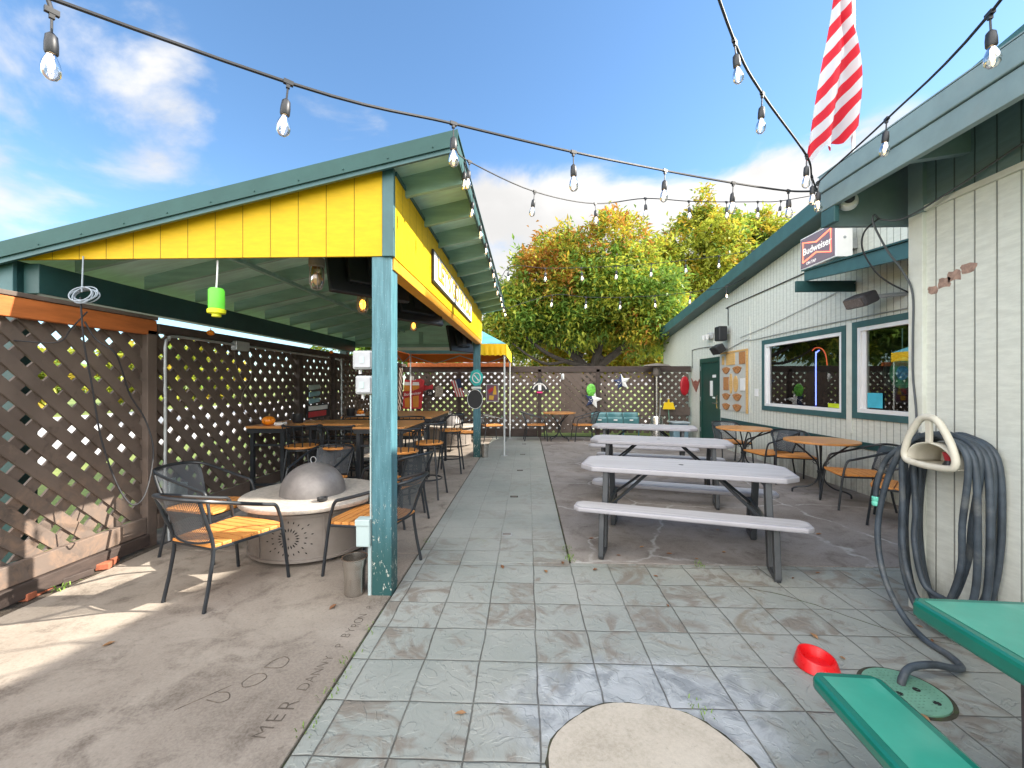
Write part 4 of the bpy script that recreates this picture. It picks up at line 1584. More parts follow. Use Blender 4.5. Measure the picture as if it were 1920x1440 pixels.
vc = thing("valve_cover", "green plastic valve cover set in the paving with a hose entering it", "valve cover", (1.84, 2.17, 0))
MB().lathe([(.165, .0), (.165, .010), (.158, .012), (.002, .012)], n=40).build("lid", m_covergreen, vc, smooth=True)
b = MB()
for (x, y) in ((-.05, -.03), (.055, .0), (.07, -.09)):
    b.lathe([(.016, .0), (.016, .0008)], (x, y, .0122), 12)
b.build("finger_hole", m_seam, vc)
b = MB()
for i in range(-7, 8):
    for j in range(-7, 8):
        x, y = i * .02, j * .02
        if x * x + y * y < .145 ** 2 and random.random() < .8:
            b.box((x, y, .013), (.008, .003, .0015))
b.build("tread_dots", basic("green_cover_dots", (.10, .24, .17), .6), vc)
b = MB()
b.lathe([(.185, 0), (.185, .0025), (.168, .003), (.168, 0)], n=40, cap=False)
b.build("soil_rim", m_joint, vc)

b = MB()
n = 60
pts = []
for k in range(n):
    a = 2 * PI * k / n
    r = .405 + .008 * math.sin(3 * a) + .006 * math.sin(7 * a + 1)
    pts.append((.49 + r * math.cos(a), 1.655 + r * math.sin(a) * .98, .001))
b.prism(pts, (0, 0, .006))
m_disc = concrete_mat("pale_concrete_disc", (0.42, 0.37, 0.30), (0.55, 0.49, 0.41), (0.30, 0.26, 0.20), 0.6, None, 33)
tag(b.build("concrete_disc", m_disc, bevel=.003), "round pale concrete cap set in the paving at the bottom", "concrete cap")

b = MB()
rc = random.Random(8)
P = []
for i in range(26):
    u = i / 25
    P.append((1.63 + .92 * u + rc.uniform(-.006, .006), 3.22 - .72 * u + .06 * math.sin(u * 7) + rc.uniform(-.008, .008), 0.0))
b.tube(P, [.0035 * (1 - .5 * i / 25) for i in range(26)], 5)
b.build("crack", m_joint, bpy.data.objects["stone_path"])
b = MB()
ring = []
for k in range(90):
    a = 2 * PI * k / 90
    r0 = .405 + .008 * math.sin(3 * a) + .006 * math.sin(7 * a + 1)
    ring.append((a, r0 - .01, r0 + .004 + rc.uniform(0, .009) + .012 * max(0, math.sin(2 * a + 1)) * rc.random()))
vs = []
for a, r0, r1 in ring:
    vs += [(.49 + r0 * math.cos(a), 1.655 + r0 * math.sin(a) * .98, .003), (.49 + r1 * math.cos(a), 1.655 + r1 * math.sin(a) * .98, .0012)]
b.add(vs, [(2 * k, 2 * k + 1, (2 * k + 3) % 180, (2 * k + 2) % 180) for k in range(90)])
tag(b.build("soil_rim", m_joint, origin=False), "dark mossy soil edging the round concrete cap", "soil", kind="structure")

# path drain plates
for i, (x, y) in enumerate(((-.20, 4.30), (-.17, 5.75), (-.12, 7.5), (-.09, 9.2), (-.07, 10.8))):
    t = thing("drain_plate", ["drain plate nearest the camera on the path", "drain plate second along the path from the camera", "drain plate in the middle of the path", "drain plate second from the back fence on the path", "drain plate nearest the back fence on the path"][i], "drain", (x, y, 0), 0, "small drain plates along the path")
    MB().bb((-.05, -.035, .0008), (.05, .035, .004)).build("frame", m_galv if i == 0 else m_seam, t)
    b = MB()
    for k in range(5):
        b.bb((-.04, -.027 + k * .012, .0042), (.04, -.021 + k * .012, .0052))
    b.build("grate", m_bronze, t)

# ------------------------------------------------------------------ electrical on near post
eb = thing("outlet_box", "grey weatherproof outlet box low on the near teal post", "outlet box", (-1.13, 3.06, 0))
MB().bb((-1.205, 3.0, .35), (-1.105, 3.085, .53)).build("housing", m_boxgrey, eb, world=True, bevel=.01)
MB().bb((-1.21, 2.993, .50), (-1.104, 3.088, .545)).build("lid", m_boxgrey, eb, world=True, bevel=.006)
b = MB()
b.tube([(-1.118, 3.04, 0), (-1.118, 3.04, .35)], .014, 8)
b.tube([(-1.115, 3.05, .545), (-1.115, 3.05, 1.42)], .007, 8)
b.build("conduit", m_boxgrey, eb, world=True, smooth=True)
for z0, w_, lab in ((1.605, .05, "upper white switch box on the near teal post"), (1.425, .03, "lower white switch box on the near teal post")):
    t = thing("switch_box", lab, "switch box", (-1.2, 3.10, z0), 0, "white switch boxes on the post")
    MB().bb((-w_, -.05, 0), (.095, .05, .135)).build("housing", m_grayplastic, t, bevel=.014)
    MB().bb((-w_ + .018, -.062, .012), (.085, -.051, .123)).build("cover", basic("off_white_cover", (.40, .41, .435), .4), t, bevel=.006)
    b = MB().bb((.01, -.066, .045), (.04, -.0625, .09)).build("toggle", m_boxgrey, t)
    MB().lathe([(.012, 0), (.012, .03)], (-w_ + .04, 0, -.031), 10).build("cable_gland", m_white, t)

# ------------------------------------------------------------------ hose + hanger
hh = thing("hose_hanger", "beige plastic hose hanger on the near cream wall", "hose hanger", (2.5, 2.64, 1.0))
# outer triangular rim (in Y-Z plane), front at X=2.36
HX0, HX1 = 2.375, 2.585


def tri(sc, cy, cz):
    base = [(0.0, .17), (.055, .155), (.10, .10), (.145, .02), (.172, -.06), (.172, -.105), (.145, -.13), (.05, -.14), (-.05, -.14), (-.145, -.13), (-.172, -.105), (-.172, -.06), (-.145, .02), (-.10, .10), (-.055, .155)]
    return [(cy + y * sc, cz + z * sc) for y, z in base]


cy, cz = 2.64, 1.145
P = spline([(HX0, y, z) for y, z in tri(.93, cy, cz)], 4, closed=True)
MB().tube(P, .0195, 10, closed=True).build("rim", m_beige, hh, world=True, smooth=True)
# bowl/pocket: arch from front to back
b = MB()
arch = []
for k in range(13):
    a = PI * k / 12
    arch.append((cy + .155 * math.cos(a), cz - .125 + .135 * math.sin(a) ** .8))


def pocket(u, v):
    k = u * 12
    i = min(int(k), 11)
    f_ = k - i
    y = arch[i][0] * (1 - f_) + arch[i + 1][0] * f_
    z = arch[i][1] * (1 - f_) + arch[i + 1][1] * f_
    return (HX0 + v * (HX1 - HX0), y, z)


b.grid(pocket, 24, 4)
b.grid(lambda u, v: (HX0 + v * (HX1 - HX0), cy - .155 + .31 * u, cz - .13), 4, 4)
pk = b.build("pocket", m_beige, hh, world=True, smooth=True)
so = pk.modifiers.new("thick", 'SOLIDIFY')
so.thickness = .008
b = MB()
b.prism([(HX1 - .004, y, z) for y, z in arch], (.012, 0, 0))
b.build("back_plate", m_beige, hh, world=True, bevel=.004)
b = MB()
b.bar((HX0 + .004, cy, cz + .005), (HX0 + .004, cy, cz + .15), .035, .02, up=(1, 0, 0))
b.build("centre_strut", m_beige, hh, world=True, bevel=.004)
nz = thing("hose_nozzle", "red and black spray nozzle standing inside the hose hanger", "nozzle", (2.43, 2.575, cz - .122))
MB().lathe([(.026, 0), (.028, .012), (.020, .03), (.019, .036)], n=18).build("base", m_blackplastic, nz, smooth=True)
MB().lathe([(.019, .036), (.021, .05), (.029, .078), (.03, .082), (.022, .083), (.018, .06)], n=18).build("head", basic("dark_red_plastic", (.33, .012, .02), .4), nz, smooth=True)

hz = MB()
HR = .0175


def loop(xc, ytop0, ytop1, ya, yb, zb, seed):
    """one hose coil hanging over the pocket: left strand at ya, right strand at yb, bottom zb"""
    r = random.Random(seed)
    j = lambda s_=.012: r.uniform(-s_, s_)
    zt_ = cz + .045 + j(.01)
    pts = [(xc + j(), (ya + yb) / 2, zb), (xc + j(), ya - (ya - yb) * .2, zb + .05), (xc + j(), ya, zb + .28), (xc + j(), ya + .012, .70), (xc, ytop0 + .065, cz - .05), (xc, (ytop0 + ytop1) / 2 + .06, zt_ - .01),
           (xc, (ytop0 + ytop1) / 2 - .06, zt_), (xc, ytop1 - .075, cz - .05), (xc + j(), yb - .03, .72), (xc + j(), yb - .01, zb + .30), (xc + j(), yb + (ya - yb) * .2, zb + .05)]
    return spline(pts, 6, closed=True)


for i, (xc, ya, yb, zb) in enumerate(((2.405, 2.84, 2.50, .16), (2.435, 2.88, 2.45, .05), (2.47, 2.83, 2.52, .22), (2.50, 2.93, 2.44, .035), (2.53, 2.86, 2.47, .12), (2.56, 2.90, 2.46, .07))):
    hz.tube(loop(xc, 2.78, 2.52, ya, yb, zb, i), HR * (.93 + .03 * (i % 4)), 10, closed=True)
# free strand falling at the left, crossing the paving to the valve cover
fr = spline([(2.40, 2.72, 1.19), (2.385, 2.84, 1.08), (2.37, 2.95, .80), (2.35, 2.98, .50), (2.33, 2.90, .24), (2.31, 2.74, .08), (2.30, 2.58, .022), (2.30, 2.44, .02), (2.27, 2.34, .022), (2.19, 2.285, .045), (2.06, 2.265, .075), (1.93, 2.245, .07), (1.865, 2.215, .03), (1.855, 2.205, .0)], 6)
hz.tube(fr, HR, 10)
fr2 = spline([(2.42, 2.78, 1.15), (2.38, 2.93, 1.02), (2.36, 2.99, .85), (2.355, 3.00, .74)], 6)
hz.tube(fr2, .016, 10)
ho = hz.build("garden_hose", m_hose, smooth=True)
tag(ho, "dark garden hose coiled over the beige hanger and trailing to the green cover", "hose")
b = MB()
b.lathe([(.021, 0), (.024, .006), (.024, .025), (.020, .03), (.024, .035), (.024, .058), (.02, .062)], (2.355, 3.0, .68), 14)
cl = b.build("hose_coupling", m_teal_clamp, ho, world=True, smooth=True)

# ------------------------------------------------------------------ wall fittings
def wall_speaker(c, size, tilt, label):
    t = thing("wall_speaker", label, "speaker", c, 0, "black speakers on the cream wall")
    rot = Matrix.Rotation(R(tilt), 3, 'Y')
    MB().box((0, 0, 0), size, rot).build("cabinet", m_blackplastic, t, bevel=.02)
    MB().box(rot @ Vector((-size[0] / 2 - .004, 0, 0)), (.006, size[1] * .88, size[2] * .88), rot).build("grille", m_rubber, t, bevel=.002)
    MB().bar(rot @ Vector((size[0] / 2 - .01, 0, 0)), (WX - c[0] - .002, 0, 0.02), .03, .03).build("bracket", m_galv, t)


wall_speaker((4.44, 10.05, 2.65), (.19, .24, .33), 0, "upper upright black speaker on the cream wall above the plaque board")
wall_speaker((4.40, 10.12, 2.30), (.20, .34, .19), -32, "lower tilted black speaker on the cream wall above the door corner")
fl = thing("flood_light", "large grey brown floodlight on an arm above the right window", "floodlight", (4.30, 5.72, 2.58))
rot = Matrix.Rotation(R(-25), 3, 'Y')
MB().box((0, 0, 0), (.20, .36, .15), rot).build("housing", basic("bronze_lamp_housing", (.075, .07, .075), .45), fl, bevel=.03)
MB().box(rot @ Vector((-.104, 0, 0)), (.008, .30, .11), rot).build("lens", basic("brown_lens", (.15, .125, .115), .25), fl)
MB().tube([(.07, -.12, .02), (.20, -.24, .02), (.318, -.30, .02)], .025, 8).build("arm", m_galv, fl, smooth=True)
tl = thing("twin_flood_light", "small white twin floodlight on the wall left of the speakers", "floodlight", (4.52, 10.95, 2.70))
MB().box((.05, 0, 0), (.09, .22, .16)).build("base", m_grayplastic, tl, bevel=.02)
for s in (-1, 1):
    MB().lathe([(.03, -.06), (.06, .05), (.065, .06), (.002, .061)], (-.06, s * .1, -.04), 14).build("lamp_head", m_white, tl, smooth=True)
sc_ = thing("security_camera", "white dome security camera under the near eave corner", "camera", (2.235, 3.09, 2.755))
MB().lathe([(.055, 0), (.058, .012), (.052, .05), (.03, .055)], n=20).build("housing", m_white, sc_, smooth=True)
o = MB().lathe([(.032, .056), (.030, .075), (.018, .088), (.002, .092)], n=16).build("lens", m_blackplastic, sc_, smooth=True)
sc_.rotation_euler = (R(75), 0, R(-28))

# lit beer sign
bs = thing("lit_sign", "dark lit beer sign with red neon bow tie outline on the cream wall", "sign", (4.3, 6.4, 3.23))
MB().bb((4.205, 6.03, 3.235), (4.43, 6.80, 3.72)).build("cabinet", m_signwhite, bs, world=True, bevel=.008)
M_ = Mat("backlit_dark_panel")
M_.set(col=(.055, .045, .06), rough=.25)
M_.b.inputs["Emission Color"].default_value = (.30, .24, .30, 1)
M_.b.inputs["Emission Strength"].default_value = .22
MB().bb((4.199, 6.05, 3.255), (4.2045, 6.78, 3.70)).build("face", M_.mat, bs, world=True)
b = MB()
yc, zc = 6.415, 3.49
bow = [(yc + .30, zc + .15), (yc, zc + .075), (yc - .30, zc + .16), (yc - .30, zc - .16), (yc, zc - .075), (yc + .30, zc - .15)]
b.tube([(4.192, y, z) for y, z in bow], .009, 6, closed=True)
b.build("neon_outline", m_neonred, bs, world=True)
b = MB()
mt = frame4((4.1965, yc, zc + .0), (0, -1, 0), (0, 0, 1))
b.text("Budweiser", .145, mt, 0, .001, .001)
b.build("lettering", m_letterglow, bs, world=True)
b = MB()
b.text("ON TAP", .06, frame4((4.1965, yc + .12, zc - .185), (0, -1, 0), (0, 0, 1)), 0, .001)
b.build("lettering", m_letterglow, bs, world=True)
b = MB()
b.lathe([(.02, 0), (.02, .004)], (0, 0, 0), 14)
b.v = [(4.32 + x, 6.028 - z, 3.50 + y) for x, y, z in b.v]
b.build("vent_hole", m_galv, bs, world=True)
MB().bb((4.431, 6.2, 3.40), (WX - .002, 6.6, 3.55)).build("bracket", m_galv, bs, world=True)

# plaque board
pb = thing("plaque_board", "tall pale board with wooden trim beside the green door", "notice board", (4.6, 9.83, .88))
MB().bb((4.602, 9.24, .90), (4.618, 10.48, 2.20)).build("backing", m_backboard, pb, world=True)
b = MB()
b.bb((4.59, 9.19, .88), (4.618, 9.238, 2.24))
b.bb((4.59, 9.24, 2.202), (4.618, 10.48, 2.24))
b.build("trim", m_palewood, pb, world=True)
pg = "carved wooden plaques on the board"


def fan(yc, zc, r, lab):
    b = MB()
    pts = []
    for k in range(7):
        u = -1 + k / 3
        pts.append((yc + r * u, zc + r * (.12 + .20 * (1 - u * u))))
    for k in range(1, 8):
        u = 1 - k / 4
        pts.append((yc + r * u * .98, zc + r * (.12 - .62 * (1 - u * u) ** .8)))
    b.prism([(4.601 - .018, y, z) for y, z in pts], (.017, 0, 0))
    for k in range(5):
        b.ball((4.582, yc + r * .55 * math.cos(R(40 + 25 * k)), zc - r * .5 + r * .7 * math.sin(R(40 + 25 * k))), .018, 8)
    tag(b.build("wall_plaque", m_plaque, bevel=.002), lab, "plaque", pg)


for j, zc_ in enumerate((1.83, 1.23, 1.0)):
    nm = ("top", "middle", "bottom")[j]
    fan(10.14, zc_, .19, f"carved fan shaped plaque at the left of the {nm} row on the board")
    fan(9.62, zc_, .20, f"carved fan shaped plaque at the right of the {nm} row on the board")


def plq(y0, y1, z0, z1, m, lab, oval=False):
    b = MB()
    if oval:
        pts = [(4.585, (y0 + y1) / 2 + (y1 - y0) / 2 * math.cos(a), (z0 + z1) / 2 + (z1 - z0) / 2 * math.sin(a)) for a in [2 * PI * k / 24 for k in range(24)]]
        b.prism(pts, (.016, 0, 0))
    else:
        b.bb((4.585, y0, z0), (4.601, y1, z1))
    tag(b.build("wall_plaque", m, bevel=.003), lab, "plaque", pg)


plq(9.72, 10.12, 1.93, 2.19, m_palewood, "pale square wooden plaque at the top of the board")
plq(9.27, 9.52, 1.93, 2.19, m_plaque, "darker wooden plaque in the top right corner of the board")
plq(10.24, 10.34, 1.95, 2.15, m_palewood, "narrow wooden figure at the top left of the board")
plq(10.02, 10.26, 1.36, 1.66, m_plaque, "rectangular wooden plaque in the middle row of the board")
plq(9.58, 9.78, 1.32, 1.68, m_palewood, "oval wooden plaque in the middle row of the board", True)
plq(9.83, 9.97, 1.28, 1.74, m_palewood, "tall narrow carved plaque at the centre of the board", True)
plq(9.27, 9.47, 1.36, 1.62, m_signwhite, "white paper notice at the right of the board")
tag(MB().bb((4.606, 8.78, 1.25), (4.6195, 8.92, 1.40)).build("light_switch", m_white, bevel=.004), "white switch plate on the wall between board and large window", "switch")
# masks
b = MB()
pts = [(-.02, .0), (.10, .16), (.17, .34), (.08, .24), (0, .28), (-.08, .24), (-.17, .34), (-.10, .16)]
b.prism([(4.60, 11.98 + y * 1.9, 1.28 + z * 1.15) for y, z in pts], (.018, 0, 0))
for s in (-1, 1):
    b.ball((4.597, 11.98 + s * .06, 1.50), (.012, .035, .02), 8)
tag(b.build("wall_mask", wood("mask_wood", (.30, .12, .09), (.08, .06, .06), .5), bevel=.003), "horned dark red mask on the wall left of the green door", "mask")
b = MB()
b.ball((4.40, FY - .085, 1.45), (.13, .03, .27), 20)
b.bb((4.36, FY - .12, 1.28), (4.44, FY - .112, 1.62))
tag(b.build("wall_lantern", basic("deep_red_plastic", (.42, .01, .02), .35), smooth=True), "red oval ornament on the back fence at its right end", "ornament")

# neon + stickers + hanging disc at windows
b = MB()
b.tube(spline([(4.78, 7.32, 1.15), (4.78, 7.32, 1.95), (4.78, 7.30, 2.02), (4.78, 7.24, 2.05)], 5), .008, 8)
tag(b.build("neon_tube", m_neonblue, smooth=True), "vertical blue neon tube inside the large window", "neon light")
b = MB()
b.tube(spline([(4.80, 7.44, 2.06), (4.80, 7.36, 2.10), (4.80, 7.22, 2.08), (4.80, 7.12, 1.98), (4.80, 7.08, 1.80)], 5), .008, 8)
tag(b.build("neon_tube", emit("neon_dim_red", (.8, .12, .05), .5), smooth=True), "dim red neon arc inside the large window", "neon light")
tag(MB().bb((4.636, 6.56, 1.142), (4.639, 6.82, 1.205)).build("sticker", basic("lime_sticker", (.55, .68, .02), .5)), "lime green sticker in the lower corner of the large window", "sticker")
tag(MB().bb((4.636, 5.80, 1.18), (4.639, 6.05, 1.38)).build("sticker", basic("cyan_sticker", (.06, .45, .60), .5)), "cyan square sticker in the lower corner of the right window", "sticker")
wr = thing("window_wreath", "round green stained disc hanging inside the right window", "window ornament", (4.72, 5.60, 1.64))
b = MB()
b.tube([(0, .24 * math.cos(a), .24 * math.sin(a)) for a in [2 * PI * k / 28 for k in range(28)]], .04, 8, closed=True)
b.build("rim", basic("dark_wreath", (.02, .04, .035), .8, bump=.6, bs=40), wr)
b = MB()
b.prism([(0.005, .215 * math.cos(a), .215 * math.sin(a)) for a in [2 * PI * k / 28 for k in range(28)]], (.006, 0, 0))
b.build("disc", basic("green_disc_glass", (.08, .36, .20), .3, var=.5, vs=12), wr)
b = MB()
b.prism([(-.004, .09 * math.cos(a), .09 * math.sin(a)) for a in [2 * PI * k / 20 for k in range(20)]], (.006, 0, 0))
b.build("centre", basic("blue_disc_glass", (.10, .40, .70), .3, var=.4, vs=20), wr)
MB().tube([(0, 0, .24), (0, 0, .56)], .006, 6).build("cord", m_signblue, wr)

# ------------------------------------------------------------------ cables on building
def cable(pts, r, name, label, m=None, k=6, cat="cable"):
    o = MB().tube(spline(pts, k), r, 6).build(name, m or m_rubber, smooth=True)
    return tag(o, label, cat)


cable([(2.60 - .02, 1.6, 2.86), (2.58, 2.2, 2.78), (2.55, 2.7, 2.66), (2.50, 2.95, 2.60), (2.42, 3.03, 2.62), (2.36, 3.02, 2.65), (2.34, 3.0, 2.58), (2.42, 2.99, 2.40), (2.52, 2.985, 2.25), (2.565, 2.965, 2.10), (2.566, 2.965, 1.80), (2.567, 2.965, 1.55), (2.567, 2.94, 1.30), (2.56, 2.93, 1.0)], .0065, "power_cable", "grey cable looping from the eave down the near wall corner to the hanger", basic("grey_cable", (.07, .08, .09), .5))
cable([(2.40, 3.03, 2.63), (2.32, 3.05, 2.55), (2.31, 3.06, 2.44), (2.36, 3.04, 2.30), (2.45, 3.03, 2.20), (2.60, 3.03, 2.12)], .0055, "power_cable", "black cable sagging below the near eave corner")
cable([(4.60, 11.6, 2.45), (4.60, 10.6, 2.42), (4.60, 10.3, 2.40)], .008, "wall_cable", "cable running over the green door to the tilted speaker")
cable([(4.60, 12.2, 1.95), (4.60, 12.2, 2.40), (4.60, 12.15, 2.44), (4.60, 11.6, 2.45)], .008, "wall_cable", "cable rising beside the horned mask to above the door")
cable([(4.60, 10.05, 2.84), (4.60, 10.05, 3.20), (4.60, 10.0, 3.26), (4.60, 8.0, 3.32), (4.60, 6.6, 3.36)], .010, "wall_conduit", "dark conduit from the upright speaker along the wall to the lit sign")
cable([(4.60, 10.0, 2.30), (4.60, 9.3, 2.42), (4.60, 8.9, 2.40), (4.60, 7.5, 2.42), (4.60, 5.4, 2.42)], .008, "wall_cable", "thin cable along the top of the window trims", m_galv)
cable([(4.60, 9.5, 2.50), (4.60, 8.3, 2.62), (4.60, 7.0, 2.80), (4.60, 6.2, 2.92)], .006, "wall_cable", "pale slanting cable across the cream siding above the large window", m_galv)

# ------------------------------------------------------------------ flag
fl_ = thing("flag", "red and white striped flag hanging from a pole on the building roof", "flag", (4.41, 6.0, 4.5))
fl_.scale = (2, 2, 2)
MB().tube([(.0, 0, -.095), (.0, 0, 1.7)], .012, 8).build("pole", m_polewhite, fl_, smooth=True)
b = MB()


def flagfn(u, v):
    # v: 0 top..1 bottom , u: 0 hoist (right) .. 1 fly (left)
    top = Vector((.045 - .10 * u, 0, 1.55))
    botz = .22 - .20 * u + .03 * math.sin(u * 19)
    bot = Vector((.045 - .335 * u, 0, botz))
    p = top.lerp(bot, v)
    p.y = .045 * math.sin(u * 12 + v * 3) * (.3 + v) + .03 * math.sin(v * 7)
    p.x += .012 * math.sin(v * 9 + u * 5)
    return p


b.grid(flagfn, 40, 50)
Mf = Mat("striped_flag_cloth")
q = Mf.sep(Mf.obj())
wv = Mf.noise(Mf.mapping(Mf.obj(), (2, 2, 2)), 2, 2)
s_ = Mf.math('ADD', Mf.math('MULTIPLY', q[2], 6.1), Mf.math('MULTIPLY', q[0], -7.4))
s_ = Mf.math('ADD', s_, Mf.math('MULTIPLY', wv, .5))
k = Mf.math('GREATER_THAN', Mf.math('FRACT', s_), .5)
Mf.set(col=Mf.mix(k, (.62, .62, .66), (.62, .012, .03)), rough=.7)
tr = Mf.n.new("ShaderNodeBsdfTranslucent")
Mf.l.new(Mf.mix(k, (.62, .62, .66), (.62, .012, .03)), tr.inputs[0])
mx = Mf.n.new("ShaderNodeMixShader")
mx.inputs[0].default_value = .35
Mf.l.new(Mf.b.outputs[0], mx.inputs[1])
Mf.l.new(tr.outputs[0], mx.inputs[2])
Mf.l.new(mx.outputs[0], Mf.out.inputs[0])
b.build("cloth", Mf.mat, fl_, smooth=True)

# ------------------------------------------------------------------ string lights
def pend_mesh():
    b = MB()
    b.tube([(0, 0, 0), (0, 0, -.075)], .0035, 6)
    b.lathe([(.006, -.065), (.015, -.075), (.0175, -.10), (.0175, -.125), (.015, -.13)], n=12)
    b.box((0, 0, 0), (.034, .016, .016))
    b.box((0, 0, -.012), (.013, .013, .02))
    return b


def bulb_mesh():
    b = MB()
    b.lathe([(.011, -.128), (.014, -.138), (.022, -.158), (.0255, -.178), (.023, -.195), (.013, -.207), (.002, -.211)], n=14)
    b.tube([(-.003, 0, -.135), (-.005, 0, -.17), (0.0, 0, -.182), (.005, 0, -.17), (.003, 0, -.135)], .0034, 6, m=1)
    return b


pend_src = pend_mesh().build("socket", m_blackplastic, None, smooth=True, origin=False)
bulb_src = bulb_mesh().build("bulb", [m_bulbglass, m_filament], pend_src, smooth=True)
pend_first = [True]


def string_light(label, T, nsag=.0, r=.006, bulbs=None, skip=(), start_end=None, scale=.92):
    """T: attachment points of pendants in order; cable passes through them"""
    pts = [Vector(p) for p in T]
    full = pts[:]
    if start_end:
        if start_end[0] is not None: full = [Vector(start_end[0])] + full
        if start_end[1] is not None: full = full + [Vector(start_end[1])]
    root = thing("string_lights", label, "string lights", full[0], 0, "strings of clear bulbs over the yard")
    MB().tube(spline(full, 6), r, 6).build("cable", m_rubber, root, world=True, smooth=True)
    for i, p in enumerate(pts):
        if i in skip: continue
        if pend_first[0]:
            s = pend_src
            pend_first[0] = False
        else:
            s = pend_src.copy()
            C.objects.link(s)
            c = bulb_src.copy()
            C.objects.link(c)
            c.parent = s
        s.parent = root
        s.location = p - Vector(full[0])
        d = full[min(i + 2, len(full) - 1)] - full[max(i, 0)]
        s.rotation_euler = (random.uniform(-.10, .10), random.uniform(-.10, .10), math.atan2(d.y, d.x))
        s.scale = (scale, scale, scale)
    return root


anchor = (2.06, 3.14, 2.87)
string_light("thick cable of bulbs sweeping from upper left across the sky to the eave corner",
             [(-.843, 1.5, 2.566), (-.325, 1.9, 2.651), (.235, 2.2, 2.676), (.821, 2.6, 2.769), (1.314, 2.8, 2.781), (1.776, 3.0, 2.813)], start_end=((-1.9, .8, 2.62), anchor), r=.0068, scale=.92)
string_light("sagging string of bulbs from the pavilion roof corner towards the building",
             [(-.40, 3.0, 3.05), (.06, 3.35, 2.99), (.62, 3.95, 3.14), (1.18, 4.35, 3.35), (1.70, 4.6, 3.42), (2.18, 4.8, 3.49), (2.62, 5.0, 3.57), (3.05, 5.3, 3.70)], start_end=((-.48, 2.94, 3.10), (3.9, 5.8, 4.0)), r=.005)
string_light("short string of bulbs dropping from above onto the near eave corner",
             [(.92, 1.95, 3.02), (1.175, 2.2, 2.95), (1.72, 2.72, 2.905), (1.90, 2.95, 2.88)], start_end=((.55, 1.55, 3.25), anchor), skip=(), r=.006)
string_light("string running along the near eave from the corner towards the camera",
             [(1.92, 2.92, 2.83), (1.86, 2.3, 2.87), (1.60, 1.55, 2.78)], start_end=(anchor, (1.5, .9, 3.05)), r=.0055)
ev = [(-.455, 3.15 + i * .52, 3.115 - .004 * i) for i in range(12)]
string_light("string of bulbs hung along the pavilion's eave", ev, start_end=None, r=.005)
string_light("upper distant string of bulbs in front of the tree",
             [(-.35 + i * .70, 8.2 + .10 * i, 3.62 + .010 * (i - 3) ** 2 + .06 * i) for i in range(8)], start_end=((-.6, 8.1, 3.1), (5.2, 9.2, 4.4)), r=.006, scale=1.25)
string_light("lower distant string of bulbs in front of the tree",
             [(.55 + i * .72, 9.4 - .05 * i, 3.35 + .02 * (i - 2) ** 2) for i in range(6)], start_end=((-.5, 9.0, 3.05), (4.6, 9.0, 3.75)), r=.006, scale=1.25)
string_light("single bulb on a cable end at the top left corner", [(-1.37, 1.2, 2.575)], start_end=((-1.40, 1.15, 2.80), None), r=.006)

# ------------------------------------------------------------------ pavilion fittings
def jar_lamp(c, label, lit=True):
    S = 1.45
    t = thing("jar_lamp", label, "lamp", c, 0, "caged jar lamps under the pavilion roof")
    MB().lathe([(.03, 0), (.042, -.01), (.042, -.05), (.034, -.055)], n=14).build("cap", m_bronze, t, smooth=True)
    MB().lathe([(.033, -.056), (.037, -.08), (.037, -.14), (.026, -.165), (.002, -.172)], n=16).build("jar", m_jar, t, smooth=True)
    b = MB()
    for k in range(6):
        a = PI * k / 3
        b.tube([(.04 * math.cos(a), .04 * math.sin(a), -.05), (.041 * math.cos(a), .041 * math.sin(a), -.14), (.028 * math.cos(a), .028 * math.sin(a), -.17), (0, 0, -.178)], .002, 5)
    b.build("cage", m_bronze, t)
    MB().ball((0, 0, -.115), (.022, .022, .036), 12).build("bulb", m_amberglow if lit else m_unlit, t, smooth=True)
    MB().tube([(0, 0, 0), (0, 0, (zr(c[0]) - c[2]) / S)], .005, 6).build("stem", m_black, t)
    t.scale = (S, S, S)


jar_lamp((-1.66, 3.36, 2.50), "unlit caged jar lamp nearest the yellow gable", False)
jar_lamp((-1.72, 4.47, 2.50), "caged jar lamp left of the near post, second from the gable")
jar_lamp((-1.85, 7.0, 2.62), "caged jar lamp seen right of the near post, furthest back")


def tv(c, w, h, rz, tilt, label):
    t = thing("television", label, "television", c, rz, "black televisions under the pavilion roof")
    rot = Matrix.Rotation(R(tilt), 3, 'X')
    MB().box((0, 0, 0), (w, .05, h), rot).build("screen", m_blackplastic, t, bevel=.008)
    MB().box(rot @ Vector((0, -.05, .0)), (w * .6, .05, h * .6), rot).build("back_cover", m_blackplastic, t, bevel=.01)
    MB().box(rot @ Vector((0, -.09, .02)) + Vector((0, 0, .04)), (.10, .03, h * .9)).build("mount", m_black, t)


tv((-1.40, 3.78, 2.47), .74, .44, 48, -16, "black television tucked up behind the yellow gable by the post")
tv((-1.30, 4.9, 2.40), .80, .42, 55, -18, "black television right of the near post below the beam")
tv((-1.25, 8.05, 2.33), .66, .48, 60, -12, "black television at the far post")

b = MB()
tt = thing("insect_trap", "lime green and yellow insect trap hanging from the pavilion gable", "insect trap", (-2.26, 3.07, 1.99))
MB().tube([(0, 0, .21), (.006, 0, .30), (.01, 0, .41)], .006, 6).build("cord", m_white, tt)
MB().lathe([(.05, .055), (.052, .07), (.052, .19), (.044, .205), (.012, .21)], n=20).build("bottle", m_limeglass, tt, smooth=True)
MB().lathe([(.002, .062), (.035, .062), (.006, .165)], n=16).build("inner_cone", basic("pale_green_cone", (.55, .85, .45), .5), tt, smooth=True)
MB().lathe([(.03, .0), (.03, .02), (.058, .025), (.060, .05), (.052, .056), (.002, .057)], n=20).build("base", basic("bright_yellow_green", (.75, .80, .02), .4), tt, smooth=True)
